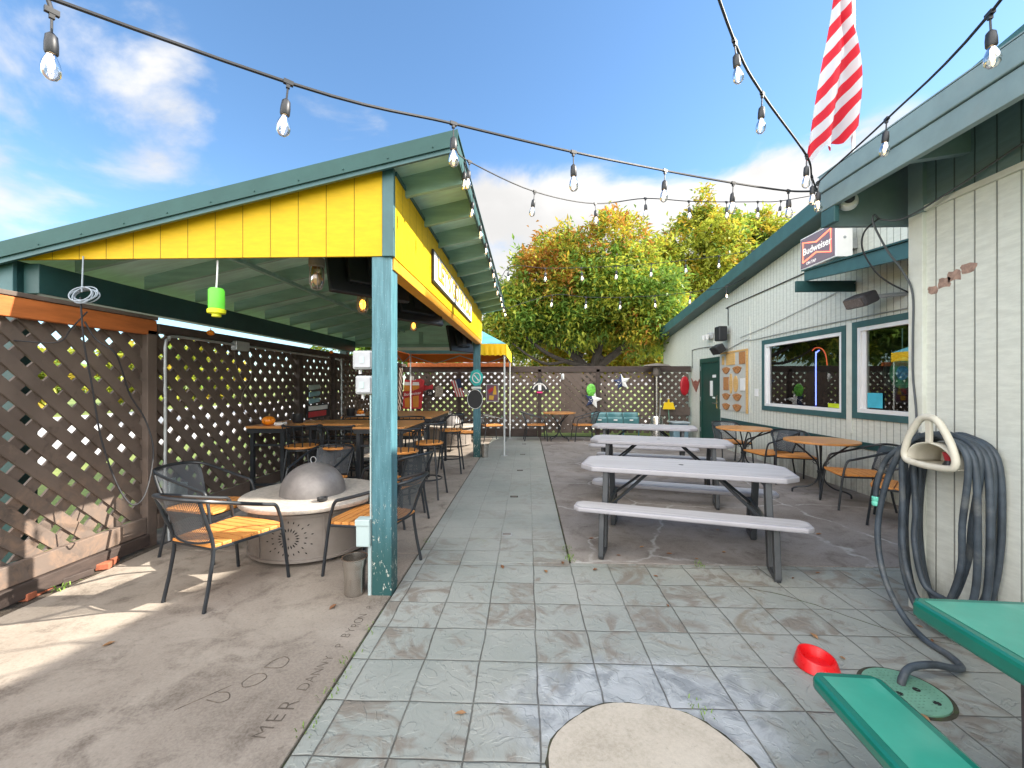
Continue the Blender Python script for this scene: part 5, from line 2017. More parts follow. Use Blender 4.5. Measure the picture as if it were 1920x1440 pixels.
# coil and hanging cable on the left
b = MB()
rnd = random.Random(3)
for k in range(7):
    cx, cz_ = -3.17 + rnd.uniform(-.012, .012), 2.14 + rnd.uniform(-.01, .01)
    rx, rz_ = .085 + rnd.uniform(-.012, .012), .05 + rnd.uniform(-.01, .012)
    b.tube([(cx + rx * math.cos(a), 2.985 + .008 * k - .02 + .02 * math.sin(a), cz_ + rz_ * math.sin(a)) for a in [2 * PI * i / 24 for i in range(24)]], .0042, 6, closed=True)
b.tube([(-3.19, 3.0, 2.42), (-3.19, 2.99, 2.16)], .005, 6)
tag(b.build("cable_coil", basic("grey_blue_cable", (.26, .31, .36), .5), smooth=True), "grey cable coil hanging below the yellow gable at the left", "cable")
cable([(-3.19, 2.98, 2.12), (-3.185, 3.0, 1.8), (-3.18, 3.05, 1.5), (-3.16, 3.1, 1.1), (-3.10, 3.16, .75), (-3.02, 3.20, .58), (-2.98, 3.26, .62), (-3.00, 3.35, .80), (-3.03, 3.4, 1.0), (-3.10, 3.4, 1.22), (-3.13, 3.3, 1.42), (-3.10, 3.2, 1.62), (-3.08, 3.12, 1.74), (-3.15, 3.05, 1.83), (-3.18, 3.0, 1.95)], .006, "power_cable", "long black cable dangling in a loop in front of the left lattice")
cable([(-3.16, 3.0, 2.02), (-3.28, 3.0, 1.90), (-3.36, 2.98, 1.80), (-3.55, 2.85, 1.80), (-3.9, 2.6, 1.81)], .005, "power_cable", "thin black cable running left under the orange fence board")
cable([(-3.47, 5.0, 1.92), (-3.45, 5.02, 1.7), (-3.44, 5.15, 1.5), (-3.44, 5.35, 1.25), (-3.44, 5.45, 1.12), (-3.44, 5.40, 1.05), (-3.44, 5.2, 1.1), (-3.44, 5.1, 1.35), (-3.45, 5.3, 1.6), (-3.46, 5.25, 1.9)], .005, "extension_cord", "thin cord hanging in a loop on the lattice behind the corner table", basic("brown_cord", (.16, .13, .11), .6))

cd = thing("wall_conduit", "bent galvanised conduit with grey junction box on the left fence", "conduit", (-3.46, 4, 0))
MB().tube(spline([(-3.42, 4.02, 0.0), (-3.44, 4.03, .18), (-3.46, 4.02, .42), (-3.46, 4.02, 1.2), (-3.46, 4.02, 1.84), (-3.46, 4.06, 1.93), (-3.46, 4.16, 1.965), (-3.46, 5.0, 1.965), (-3.46, 7.4, 1.955)], 6), .014, 8).build("pipe", m_galv, cd, world=True, smooth=True)
MB().bb((-3.49, 4.98, 1.90), (-3.42, 5.22, 2.01)).build("junction_box", m_galv, cd, world=True, bevel=.006)
MB().bb((-3.49, 4.06, .36), (-3.40, 4.22, .52)).build("outlet_box", m_boxgrey, cd, world=True, bevel=.006)
MB().bb((-3.395, 3.98, .40), (-3.385, 4.055, .60)).build("outlet_cover", m_boxgrey, cd, world=True, bevel=.003)
cd2 = MB().tube(spline([(-3.46, 7.95, .1), (-3.46, 7.95, 1.8), (-3.46, 7.9, 1.93), (-3.46, 7.7, 1.955)], 6), .016, 8).build("wall_conduit", m_galv, smooth=True)
tag(cd2, "vertical galvanised conduit on the left fence by the far table", "conduit")
for (y, lab) in ((4.6, "small orange pumpkin light clipped to the fence top near the trap"), (7.5, "small orange pumpkin light on the fence top further back")):
    b = MB()
    b.ball((-3.45, y, 2.06), (.035, .045, .03), 14)
    b.tube([(-3.45, y, 2.085), (-3.45, y, 2.11)], .006, 6)
    tag(b.build("pumpkin_light", m_pumpkin, smooth=True), lab, "fairy light", "orange pumpkin lights on the fence")

# signs on the left fence
for i, (z, m) in enumerate(((1.40, m_signblue), (1.29, m_signblue), (1.18, m_signblue))):
    b = MB()
    b.prism([(-3.505, 6.83, z), (-3.505, 7.16, z + .02), (-3.505, 7.19, z + .055), (-3.505, 7.17, z + .09), (-3.505, 6.83, z + .08)], (.015, 0, 0))
    tag(b.build("plank_sign", m if i else basic("pale_green_board", (.38, .47, .44), .6), bevel=.002), ("top pale green plank sign of the stack on the left fence", "middle faded blue plank sign of the stack on the left fence", "bottom faded blue plank sign of the stack on the left fence")[i], "sign", "plank signs on the left fence")
t = thing("word_sign", "white and red lettered signs in a dark frame on the left fence", "sign", (-3.49, 7.1, .98))
MB().bb((-3.515, 6.76, .93), (-3.495, 7.55, 1.16)).build("frame", m_signblack, t, world=True)
MB().bb((-3.494, 6.80, 1.07), (-3.488, 7.45, 1.14)).build("white_strip", m_signwhite, t, world=True)
MB().bb((-3.494, 6.80, .96), (-3.488, 7.40, 1.05)).build("red_strip", m_signred, t, world=True)

# ------------------------------------------------------------------ post signs
ts = thing("post_sign", "bright teal round-ringed sign on the far teal post", "sign", (-1.035, 8.80, 1.5))
b = MB()
pts = []
for k in range(24):
    a = 2 * PI * k / 24
    q = .135 * (1 + .05 * math.sin(6 * a))
    pts.append((-1.03 + q * math.cos(a), 8.785, 1.63 + q * 1.22 * math.sin(a)))
b.prism(pts, (0, .012, 0))
b.build("plate", m_tealsign, ts, world=True)
b = MB()
b.tube([(-1.03 + .082 * math.cos(a), 8.782, 1.625 + .10 * math.sin(a)) for a in [2 * PI * k / 24 for k in range(24)]], .011, 6, closed=True)
b.bar((-1.075, 8.782, 1.68), (-.985, 8.782, 1.57), .022, .008, up=(0, 1, 0))
b.bb((-1.13, 8.780, 1.405), (-.94, 8.790, 1.445))
b.build("emblem", m_signwhite, ts, world=True)
t = thing("round_sign", "black round sign with pale rim edging out from the far teal post", "sign", (-1.10, 8.80, 1.1))
b = MB()
b.prism([(-1.06 + .16 * math.cos(a), 8.790, 1.19 + .20 * math.sin(a)) for a in [2 * PI * k / 30 for k in range(30)]], (0, .01, 0))
b.build("plate", m_signblack, t, world=True)
b = MB()
b.tube([(-1.06 + .155 * math.cos(a), 8.788, 1.19 + .195 * math.sin(a)) for a in [2 * PI * k / 30 for k in range(30)]], .006, 5, closed=True)
b.build("rim", m_signwhite, t, world=True)

# ------------------------------------------------------------------ canopy tent
tn = thing("canopy_tent", "pop up canopy with light blue top and yellow valance at the far end", "tent", (-1.85, 10.4, 0))
tx0, tx1, ty0, ty1 = -3.22, -.47, 9.0, 11.85
for (x, y) in ((tx1, ty0), (tx1, ty1), (tx0, ty0), (tx0, ty1)):
    MB().tube([(x, y, 0.01), (x, y, 2.33)], .019, 8).build("leg", m_polewhite, tn, world=True, smooth=True)
    MB().box((x, y, .006), (.13, .11, .010)).build("foot_plate", m_galv, tn, world=True)
b = MB()
ap = (-1.85, 10.42, 3.25)
e = .04
cs = [(tx0 - e, ty0 - e, 2.335), (tx1 + e, ty0 - e, 2.335), (tx1 + e, ty1 + e, 2.335), (tx0 - e, ty1 + e, 2.335)]


def roofq(i, u, v):
    a, c = Vector(cs[i]), Vector(cs[(i + 1) % 4])
    p = a.lerp(c, u).lerp(Vector(ap), v)
    p.z -= .12 * v * (1 - v)
    return p


for i in range(4):
    b.grid(lambda u, v, i=i: roofq(i, u, v), 8, 8)
b.build("canopy", [m_bluetent], tn, world=True, smooth=True)
for i in range(4):
    a, c = Vector(cs[i]), Vector(cs[(i + 1) % 4])
    if i == 0: a = a.lerp(c, .80)
    nrm = (c - a).cross(Vector((0, 0, 1))).normalized()

    def val(u, v):
        p = a.lerp(c, u)
        sag = .012 * math.sin(u * PI * 10) * v
        return p + Vector((0, 0, -.25 * v + .02 * abs(math.sin(u * PI * 5)) * v)) + nrm * (sag + .003)
    b = MB()
    b.grid(val, 40, 4)
    o = b.build("valance", m_yellowtent, tn, world=True, smooth=True)
    if i == 2:
        o.data.materials[0] = m_orangecloth
        o["label"] = "orange valance along the back of the canopy"
    if i == 3:
        o.data.materials[0] = m_orangecloth
        o["label"] = "orange valance along the fence side of the canopy"
b = MB()
for (p, q) in (((tx0, ty0), (tx0, ty1)), ((tx0, ty1), (tx1, ty1)), ((tx1, ty0), (tx1, ty1))):
    n = 4
    for k in range(n):
        z0, z1 = (2.28, 2.06) if k % 2 == 0 else (2.06, 2.28)
        x0, y0 = p[0] + (q[0] - p[0]) * k / n, p[1] + (q[1] - p[1]) * k / n
        x1, y1 = p[0] + (q[0] - p[0]) * (k + 1) / n, p[1] + (q[1] - p[1]) * (k + 1) / n
        b.bar((x0, y0, z0), (x1, y1, z1), .02, .02)
b.build("scissor_frame", m_galv, tn, world=True)

# ------------------------------------------------------------------ back fence decorations
FD = FY - .075     # in front of lattice / posts


def fence_poly(name, pts, mats, label, cat, th=.01, y=FD, group=None):
    b = MB()
    b.prism([(x, y, z) for x, z in pts], (0, -th, 0))
    return tag(b.build(name, mats), label, cat, group)


bc = thing("beer_cutout", "red and amber beer glass cutout sign leaning at the back fence corner", "sign", (-3.2, 12.1, .75))
b = MB()
b.prism([(x, 12.12, z) for x, z in ((-3.52, .80), (-2.98, .80), (-2.90, 1.60), (-3.02, 1.66), (-3.20, 1.60), (-3.46, 1.62))], (0, -.012, 0))
b.build("board", m_signred, bc, world=True)
b = MB()
for xc in (-3.37, -3.14):
    b.prism([(xc - .075, 12.106, .84), (xc + .075, 12.106, .84), (xc + .10, 12.106, 1.46), (xc - .10, 12.106, 1.46)], (0, -.006, 0))
b.build("beer_glass", basic("amber_beer", (.62, .24, .03), .35), bc, world=True)
b = MB()
for xc in (-3.37, -3.14):
    b.prism([(xc - .10, 12.106, 1.462), (xc + .10, 12.106, 1.462), (xc + .09, 12.106, 1.55), (xc - .08, 12.106, 1.56)], (0, -.006, 0))
b.build("beer_foam", m_signwhite, bc, world=True)
b = MB()
b.prism([(x, 12.099, z) for x, z in ((-3.50, 1.08), (-3.24, 1.15), (-2.95, 1.20), (-2.93, 1.42), (-3.24, 1.30), (-3.50, 1.30))], (0, -.006, 0))
b.build("bow_tie", basic("bow_tie_red", (.38, .015, .02), .4), bc, world=True)
MB().text("Budweiser", .115, frame4((-3.23, 12.0925, 1.225), (1, 0, .12), (-.12, 0, 1)), 0, .001).build("lettering", m_signwhite, bc, world=True)

fp = thing("fence_flag", "small american flag tacked slanting on the back fence", "flag", (-1.98, FD, 1.15))
b = MB()
for k in range(7):
    x = k * .036
    b.prism([(-2.16 + x, FD, 1.62 - .02), (-2.124 + x, FD, 1.62 - .02), (-1.99 + x, FD, 1.14), (-2.026 + x, FD, 1.14)], (0, -.006, 0), m=k % 2)
b.build("stripes", [m_signred, m_signwhite], fp, world=True)
MB().prism([(-2.03, FD - .007, 1.62), (-1.90, FD - .007, 1.66), (-1.83, FD - .007, 1.40), (-1.95, FD - .007, 1.38)], (0, -.004, 0)).build("canton", m_navy, fp, world=True)

po = thing("beer_poster", "framed beer poster in red and yellow on the back fence near the post", "poster", (-1.0, FD, 1.0))
MB().bb((-1.16, FD - .012, .99), (-.80, FD, 1.50)).build("frame", m_galv, po, world=True)
MB().bb((-1.135, FD - .016, 1.015), (-.825, FD - .0125, 1.475)).build("print", basic("poster_purple", (.18, .08, .13), .4), po, world=True)
b = MB()
b.prism([(-1.10, FD - .0165, 1.33), (-.97, FD - .0165, 1.42), (-.94, FD - .0165, 1.33), (-1.08, FD - .0165, 1.22)], (0, -.001, 0), 0)
b.prism([(-.97, FD - .0165, 1.20), (-.86, FD - .0165, 1.20), (-.88, FD - .0165, 1.44), (-.93, FD - .0165, 1.45)], (0, -.001, 0), 1)
b.prism([(-1.08, FD - .0165, 1.06), (-.95, FD - .0165, 1.05), (-.93, FD - .0165, 1.17), (-1.06, FD - .0165, 1.18)], (0, -.001, 0), 1)
b.build("artwork", [m_signred, basic("poster_yellow", (.72, .42, .04), .4)], po, world=True)

fence_poly("wall_sign", [(-2.98, 1.48), (-2.80, 1.44), (-2.66, 1.51), (-2.68, 1.34), (-2.80, 1.36), (-2.93, 1.30)], m_signred, "red bow shaped sign at the left of the back fence", "sign")
o = thing("number_sign", "grey black shield sign below the red bow sign", "sign", (-2.76, FD, 1.15))
MB().prism([(x, FD, z) for x, z in ((-2.87, 1.18), (-2.70, 1.15), (-2.66, 1.30), (-2.74, 1.345), (-2.86, 1.30))], (0, -.012, 0)).build("plate", m_blackplastic, o, world=True)
MB().text("56", .11, frame4((-2.765, FD - .0135, 1.235), (1, 0, 0), (0, 0, 1)), 0, .0005).build("number", m_signwhite, o, world=True)
fence_poly("wall_sign", [(-2.62, 1.14), (-2.40, 1.13), (-2.38, 1.42), (-2.50, 1.46), (-2.60, 1.42)], basic("faded_grey_print", (.40, .36, .31), .5, var=.5, vs=25), "faded grey printed sign between number sign and flag", "sign")
fence_poly("utility_box", [(-1.78, 1.20), (-1.68, 1.20), (-1.68, 1.36), (-1.78, 1.36)], m_backboard, "small pale utility plate on the back fence post", "plate", .03)
b = MB()
b.ball((-3.28, FD - .02, 1.52), (.09, .012, .16), 14)
b.bb((-3.34, FD - .03, 1.60), (-3.22, FD - .005, 1.72))
b.bb((-3.36, FD - .032, 1.28), (-3.20, FD - .005, 1.36))
tag(b.build("wall_sign", m_backboard), "tall grey sign in the shaded left corner of the back fence", "sign")

eg = thing("winged_sign", "dark winged sign with pink bar on the back fence post", "sign", (.07, FD, 1.3))
b = MB()
pts = [(-.27, 0.0), (-.24, .12), (-.16, .22), (-.08, .28), (-.03, .36), (0, .40), (.03, .36), (.08, .28), (.16, .22), (.24, .12), (.27, 0), (.12, .05), (.05, -.02), (-.05, -.02), (-.12, .05)]
b.prism([(.36 + x, FD - .012, 1.27 + z) for x, z in pts], (0, -.012, 0))
b.build("wings", m_blackplastic, eg, world=True)
b = MB()
for k in range(12):
    a = R(20 + 140 * k / 11)
    b.box((.36 + .19 * math.cos(a), FD - .0255, 1.31 + .20 * math.sin(a)), (.03, .003, .045))
b.box((.36, FD - .0255, 1.40), (.09, .003, .16))
b.build("feathers", m_signwhite, eg, world=True)
MB().bb((.28, FD - .03, 1.245), (.44, FD - .0255, 1.285)).build("bar", basic("hot_pink", (.75, .03, .20), .5), eg, world=True)


def star(cx, cz, r, rot, lab):
    t = thing("star_ornament", lab, "ornament", (cx, FD, cz - r), 0, "flag patterned stars on the back fence")
    L, Rr = MB(), MB()
    P = []
    for k in range(10):
        a = R(90 + 36 * k + rot)
        q = r if k % 2 == 0 else r * .45
        P.append((cx + q * math.cos(a), cz + q * math.sin(a)))
    for k in range(10):
        p, q = P[k], P[(k + 1) % 10]
        mx_ = (p[0] + q[0]) / 2
        b_ = L if mx_ < cx else Rr
        b_.add([(cx, FD - .045, cz), (p[0], FD - .01, p[1]), (q[0], FD - .01, q[1])], [(0, 1, 2)])
    L.build("blue_half", m_navy, t, world=True)
    Rr.build("white_half", m_signwhite, t, world=True)
    D = MB()
    rr = random.Random(int(cx * 100))
    for k in range(8):
        D.box((cx - rr.uniform(.03, .5) * r, FD - .048, cz + rr.uniform(-.3, .35) * r), (.016, .004, .016))
    D.build("star_dots", m_signwhite, t, world=True)


star(2.66, 1.56, .25, 8, "flag patterned star nearer the heater on the back fence")
star(1.86, 1.06, .26, -12, "flag patterned star below the green ornament on the back fence")
b = MB()
b.ball((1.80, FD - .03, 1.34), (.13, .02, .17), 14)
b.prism([(1.70, FD - .012, 1.17), (1.90, FD - .012, 1.17), (1.80, FD - .012, 1.3)], (0, -.02, 0))
tag(b.build("fish_ornament", basic("bright_green_plastic", (.14, .48, .06), .4, var=.4, vs=18), smooth=True), "bright green rounded ornament above a star on the back fence", "ornament")
b = MB()
b.lathe([(.03, 0), (.045, .02), (.04, .14), (.02, .17)], (1.0, FD - .06, 1.62), 12)
tag(b.build("fence_lamp", m_grayplastic, smooth=True), "small white lamp near the top of the back fence", "lamp")

# heater
ht = thing("patio_heater", "tall steel patio heater with a wide shade by the back fence", "patio heater", (3.52, 11.85, 0))
MB().lathe([(.20, 0), (.20, .02), (.165, .03), (.165, .60), (.15, .63), (.06, .645)], n=28).build("tank_cover", m_steel, ht, smooth=True)
MB().lathe([(.034, .63), (.034, 1.72)], n=14).build("pole", m_steel, ht, smooth=True)
MB().lathe([(.04, 1.70), (.085, 1.74), (.10, 1.78), (.085, 1.80), (.095, 1.84), (.085, 1.95), (.06, 1.97)], n=20).build("burner", m_bronze, ht, smooth=True)
MB().lathe([(.36, 1.985), (.37, 1.982), (.30, 2.02), (.10, 2.055), (.002, 2.065)], n=32).build("shade", m_bronze, ht, smooth=True)

# stadium seats
def make_stadium():
    t = thing("stadium_seat", "x", "seat")

    def bk_(u, v):
        x = (u - .5) * .41
        return (x, .03 - .05 * (1 - (2 * u - 1) ** 2) * -1 + .02 * v, .40 + .32 * v)
    b = MB()
    b.grid(bk_, 8, 5)
    o = b.build("backrest", m_tealseat, t, smooth=True)
    m_ = o.modifiers.new("thick", 'SOLIDIFY'); m_.thickness = .02
    b = MB()
    b.grid(lambda u, v: ((u - .5) * .40, -.05 - .03 * v + .03 * (1 - (2 * u - 1) ** 2), .36 + .23 * v), 8, 4)
    o = b.build("folded_seat", m_tealseat, t, smooth=True)
    m_ = o.modifiers.new("thick", 'SOLIDIFY'); m_.thickness = .025
    MB().bb((-.05, -.085, .50), (.05, -.078, .535)).build("number_plate", m_signwhite, t)
    for s in (-1, 1):
        b = MB()
        b.bb((s * .205 - .012, -.06, 0), (s * .205 + .012, -.02, .60))
        b.bb((s * .205 - .012, -.14, .0), (s * .205 + .012, .1, .02))
        b.build("leg", m_trim, t)
    return t


st = make_stadium()
stu = []
for i, x in enumerate((1.985, 2.415, 2.845)):
    place(st, stu, (x, 11.95, 0), 0, ("leftmost teal stadium seat behind the far picnic table", "middle teal stadium seat behind the far picnic table", "teal stadium seat nearest the heater")[i], "teal stadium seats in a row")

# trash can, dustpan, broom
tc_ = thing("trash_can", "grey blue trash can with pale lid at the right end of the back fence", "trash can", (4.15, 11.95, 0))
MB().prism([(-.20, -.17, 0), (.20, -.17, 0), (.20, .17, 0), (-.20, .17, 0)], (0, 0, .43)).build("bin", basic("grey_blue_plastic", (.16, .26, .32), .45), tc_, bevel=.03)
MB().box((0, 0, .455), (.48, .40, .045)).build("lid", basic("pale_blue_lid", (.42, .50, .54), .4), tc_, bevel=.015)
dp = thing("dustpan", "yellow long handled dustpan leaning on the back fence", "dustpan", (3.93, 12.12, .75))
MB().prism([(-.17, 0, .05), (.17, 0, .05), (.12, 0.03, .24), (-.12, 0.03, .24)], (0, -.03, 0)).build("pan", m_yellowpl, dp, bevel=.006)
MB().box((0, .02, .28), (.045, .03, .10)).build("socket", m_yellowpl, dp)
MB().tube([(0, .02, .05), (.03, -.03, -.73)], .011, 8).build("handle", m_covergreen, dp)
MB().tube([(0, .02, .30), (0, .03, .42)], .008, 8).build("hook", m_white, dp)
tag(MB().tube([(3.62, 11.95, .02), (3.72, 12.18, 1.25)], .010, 8).build("broom_handle", m_galv, smooth=True), "thin pale handle leaning between heater and dustpan", "broom")

# ------------------------------------------------------------------ weeds and dead leaves
def tuft(x, y, n, h, lab, z=0.0):
    b = MB()
    r = random.Random(int(x * 991 + y * 77))
    for k in range(n):
        a = r.uniform(0, 2 * PI)
        l = h * r.uniform(.5, 1)
        ox, oy = x + r.uniform(-.04, .04), y + r.uniform(-.07, .07)
        ex, ey = ox + math.cos(a) * l * .7, oy + math.sin(a) * l * .7
        w = .0018 + h * .02
        px, py = -math.sin(a) * w, math.cos(a) * w
        b.add([(ox - px, oy - py, z), (ox + px, oy + py, z), ((ox + ex) / 2 + px, (oy + ey) / 2 + py, z + l * .6), ((ox + ex) / 2 - px, (oy + ey) / 2 - py, z + l * .6), (ex, ey, z + l * .55)], [(0, 1, 2, 3), (3, 2, 4)])
    tag(b.build("weed", M_weed), lab, "weed", "weeds in the paving joints")


M_weed = basic("weed_green", (.13, .22, .03), .7, var=.4, vs=20)
tuft(.365, 3.72, 30, .04, "weed tuft at the corner where path meets patio")
tuft(.365, 3.95, 18, .03, "weed tuft just behind the path corner")
tuft(1.42, 3.64, 24, .03, "weed tuft on the paving edge under the near picnic table")
tuft(-.96, 2.32, 14, .03, "weed by the slab edge close to the scratched names")
tuft(-.955, 2.05, 12, .03, "weed at the slab edge nearest the camera")
tuft(-.957, 2.18, 12, .02, "weed at the slab edge between the two scratched names")
tuft(-.956, 2.62, 12, .02, "weed at the slab edge near the foot of the teal post")
tuft(-.957, 1.86, 14, .025, "weed at the slab edge at the bottom of the photo")
tuft(-.958, 4.1, 14, .02, "weed at the slab edge beside the chair at the post")
tuft(-3.40, 3.05, 18, .07, "leafy weed in the soil strip by the left fence")
tuft(-3.50, 3.30, 12, .06, "small weed in the soil strip close to the fence post")
tuft(.80, 2.02, 14, .03, "weed at the rim of the round concrete cap")

lr = random.Random(5)
lm = [m_leafdry, m_leafdry2]
lp = [(.55, 3.5), (.15, 3.45), (.30, 3.62), (1.05, 4.0), (1.25, 3.85), (1.45, 3.75), (.80, 3.80), (1.75, 3.9), (2.3, 3.5), (1.7, 2.62), (.95, 2.95), (1.72, 2.42), (2.05, 3.4), (2.9, 4.4), (1.6, 4.8), (1.2, 4.9), (-.2, 3.52), (-.3, 1.95), (-1.3, 2.85), (-2.4, 2.4), (1.0, 3.4), (2.42, 2.75), (2.36, 2.6), (1.78, 2.0), (.62, 4.2), (1.95, 4.5), (3.4, 3.95), (2.5, 4.9)]
for i, (x, y) in enumerate(lp):
    b = MB()
    a = lr.uniform(0, 6.28)
    s = lr.uniform(.016, .032)
    ca, sa = math.cos(a), math.sin(a)
    loc = lambda u, v, z: (x + (u * ca - v * sa) * s, y + (u * sa + v * ca) * s, .003 + z * s)
    b.add([loc(-1, 0, .1), loc(-.3, -.45, .35), loc(.5, -.35, .3), loc(1.1, 0, .25), loc(.5, .35, .4), loc(-.3, .45, .3), loc(.1, 0, .02)], [(0, 1, 6), (1, 2, 6), (2, 3, 6), (3, 4, 6), (4, 5, 6), (5, 0, 6)])
    tag(b.build("fallen_leaf", lm[i % 2]), "dry curled brown leaf lying on the paving", "leaf", "dry leaves scattered on the ground")
# bricks / debris by left fence
for i, (x, y, a) in enumerate(((-3.50, 2.95, 10), (-3.46, 3.45, 25), (-3.5, 2.6, 5), (-3.47, 3.2, -12))):
    b = MB()
    b.box((x, y, .025), (.09, .20, .05), Matrix.Rotation(R(a), 3, 'Z'))
    tag(b.build("brick", basic("old_brick", (.33, .10, .05), .85, var=.25, bump=.4) if i < 2 else m_fencedk, bevel=.006), ("red brick piece in the soil beside the left fence, nearer the camera", "red brick piece in the soil close to the fence post", "dark wood block in the soil nearest the camera", "dark wood block between the two red bricks")[i], "brick")


# ------------------------------------------------------------------ trees
def leaf_mat(name, col):
    M = Mat(name)
    n = M.noise(M.obj(), 1.4, 4)
    n2 = M.noise(M.obj(), 16, 2)
    c = M.mix(M.rng(n, .3, .7), tuple(x * .72 for x in col), tuple(min(1, x * 1.25) for x in col))
    c = M.mix(M.rng(n2, .35, .7, 0, .45), c, tuple(x * .5 for x in col))
    M.set(col=c, rough=.5, spec=.35)
    t = M.n.new("ShaderNodeBsdfTranslucent")
    M.l.new(c, t.inputs[0])
    mx = M.n.new("ShaderNodeMixShader")
    mx.inputs[0].default_value = .42
    M.l.new(M.b.outputs[0], mx.inputs[1])
    M.l.new(t.outputs[0], mx.inputs[2])
    M.l.new(mx.outputs[0], M.out.inputs[0])
    return M.mat


m_lf = [leaf_mat("leaf_green", (.18, .30, .048)), leaf_mat("leaf_lime", (.42, .455, .055)), leaf_mat("leaf_gold", (.50, .375, .04)), leaf_mat("leaf_rust", (.47, .215, .04))]
m_bark = basic("dark_bark", (.055, .045, .038), .9, var=.35, vs=8, bump=.6, bs=25, stretch=(4, 4, 1))


def crown(name, blobs, n_cl, per, L, W, parent, pick, seed, bias=.55):
    r = random.Random(seed)
    vs, fs, ms = [], [], []
    tot = sum(b[1][0] * b[1][1] + b[1][1] * b[1][2] for b in blobs)
    for (c, rad) in blobs:
        k = int(n_cl * (rad[0] * rad[1] + rad[1] * rad[2]) / tot)
        for _ in range(k):
            while True:
                d = Vector((r.gauss(0, 1), r.gauss(0, 1), r.gauss(0, 1)))
                if d.length > .1: break
            d.normalize()
            q = r.random() ** (1 / 3) if r.random() > bias else r.uniform(.82, 1.04)
            P = Vector((c[0] + d.x * rad[0] * q, c[1] + d.y * rad[1] * q, c[2] + d.z * rad[2] * q))
            nz_ = mnoise.noise(P * .55 + Vector((seed, 0, 0)))
            if nz_ < -.13 and r.random() < .8: continue
            P += d * (.62 * mnoise.noise(P * .9 + Vector((0, seed, 3))))
            mi = pick(P, r)
            ax = (d + Vector((r.gauss(0, .5), r.gauss(0, .5), r.gauss(0, .4) + .15))).normalized()
            for _k in range(per):
                o = P + Vector((r.gauss(0, .14), r.gauss(0, .14), r.gauss(0, .12)))
                t = (ax * .6 + Vector((r.gauss(0, .7), r.gauss(0, .7), r.gauss(-.05, .5)))).normalized()
                s = t.cross(Vector((r.gauss(0, .4), r.gauss(0, .4), 1))).normalized()
                l, w = L * r.uniform(.6, 1.2), W * r.uniform(.7, 1.2)
                nn = s.cross(t) * (l * .12)
                i0 = len(vs)
                vs += [o, o + t * l * .45 + s * w * .5 + nn, o + t * l - nn * 1.2, o + t * l * .45 - s * w * .5 + nn]
                fs.append((i0, i0 + 1, i0 + 2, i0 + 3))
                ms.append(mi if r.random() < .9 else min(3, max(0, mi + r.choice((-1, 1)))))
    b = MB()
    b.v, b.f, b.m = vs, fs, ms
    return b.build(name, m_lf, parent, world=True)


def trunk(parent, base, limbs, r0):
    b = MB()
    for (pts, ra, rb) in limbs:
        P = spline(pts, 5)
        n = len(P)
        b.tube(P, [ra + (rb - ra) * i / (n - 1) for i in range(n)], 9)
    b.build("trunk", m_bark, parent, world=True, smooth=True)


def pick1(P, r):
    # rust patch upper left, green right/low, lime elsewhere
    n = mnoise.noise(Vector((P.x * .42, P.y * .3, P.z * .42)) + Vector((4.7, 1.2, .3)))
    rust = math.exp(-(((P.x - 1.0) / 1.35) ** 2 + ((P.z - 5.2) / 1.35) ** 2))
    gold = math.exp(-(((P.x - 2.7) / 1.5) ** 2 + ((P.z - 6.8) / .9) ** 2))
    if r.random() < rust * .85 + n * .5 - .16: return 3 if r.random() < .62 else 2
    if r.random() < gold * .7 + n * .3: return 2 if r.random() < .55 else 3
    return 0 if r.random() < .40 - n * .55 else 1


t1 = thing("tree", "large autumn tree with rust and green leaves behind the back fence", "tree", (2.2, 15.6, 0))
trunk(t1, None, [([(2.3, 15.8, -.1), (2.2, 15.7, 1.2), (2.4, 15.7, 2.2)], .30, .24),
                 ([(2.3, 15.7, 1.9), (1.5, 15.4, 2.7), (.6, 15.2, 3.7), (.0, 15.0, 4.8)], .17, .05),
                 ([(2.4, 15.7, 2.0), (2.6, 15.5, 3.2), (2.4, 15.4, 4.6), (2.5, 15.3, 6.2)], .18, .05),
                 ([(2.4, 15.7, 2.0), (3.3, 15.5, 2.7), (4.2, 15.3, 3.5), (5.0, 15.2, 4.4)], .16, .05),
                 ([(2.0, 15.5, 2.5), (1.0, 15.6, 2.9), (.2, 15.4, 3.1), (-.5, 15.3, 3.5)], .09, .03),
                 ([(2.7, 15.6, 2.4), (1.9, 15.4, 3.2), (1.6, 15.2, 4.2), (1.5, 15.1, 5.6)], .10, .03),
                 ([(2.2, 15.5, 2.1), (1.2, 15.2, 2.35), (.5, 15.0, 2.7), (-.2, 14.9, 3.3)], .10, .04),
                 ([(1.4, 15.2, 2.3), (.7, 15.0, 2.2), (.1, 14.8, 2.45), (-.5, 14.8, 2.9)], .06, .025),
                 ([(3.2, 15.5, 2.7), (3.7, 15.2, 3.0), (4.6, 14.9, 3.2), (5.3, 14.8, 3.4)], .08, .03)], .3)
crown("crown", [((1.9, 15.6, 5.2), (2.6, 2.2, 1.9)), ((.4, 15.4, 4.3), (1.5, 1.6, 1.5)), ((3.5, 15.3, 4.2), (2.0, 1.8, 1.45)), ((2.9, 15.7, 6.2), (1.7, 1.6, 1.1)), ((4.4, 15.4, 3.6), (1.2, 1.3, .95)), ((-.6, 15.3, 3.5), (.9, 1.1, 1.0)), ((1.8, 15.2, 3.75), (2.2, 1.3, .75))],
      4700, 15, .235, .085, t1, pick1, 11)


def pick2(P, r):
    n = mnoise.noise(P * .3)
    return 1 if r.random() < .62 + n * .4 else (2 if r.random() < .6 else 0)


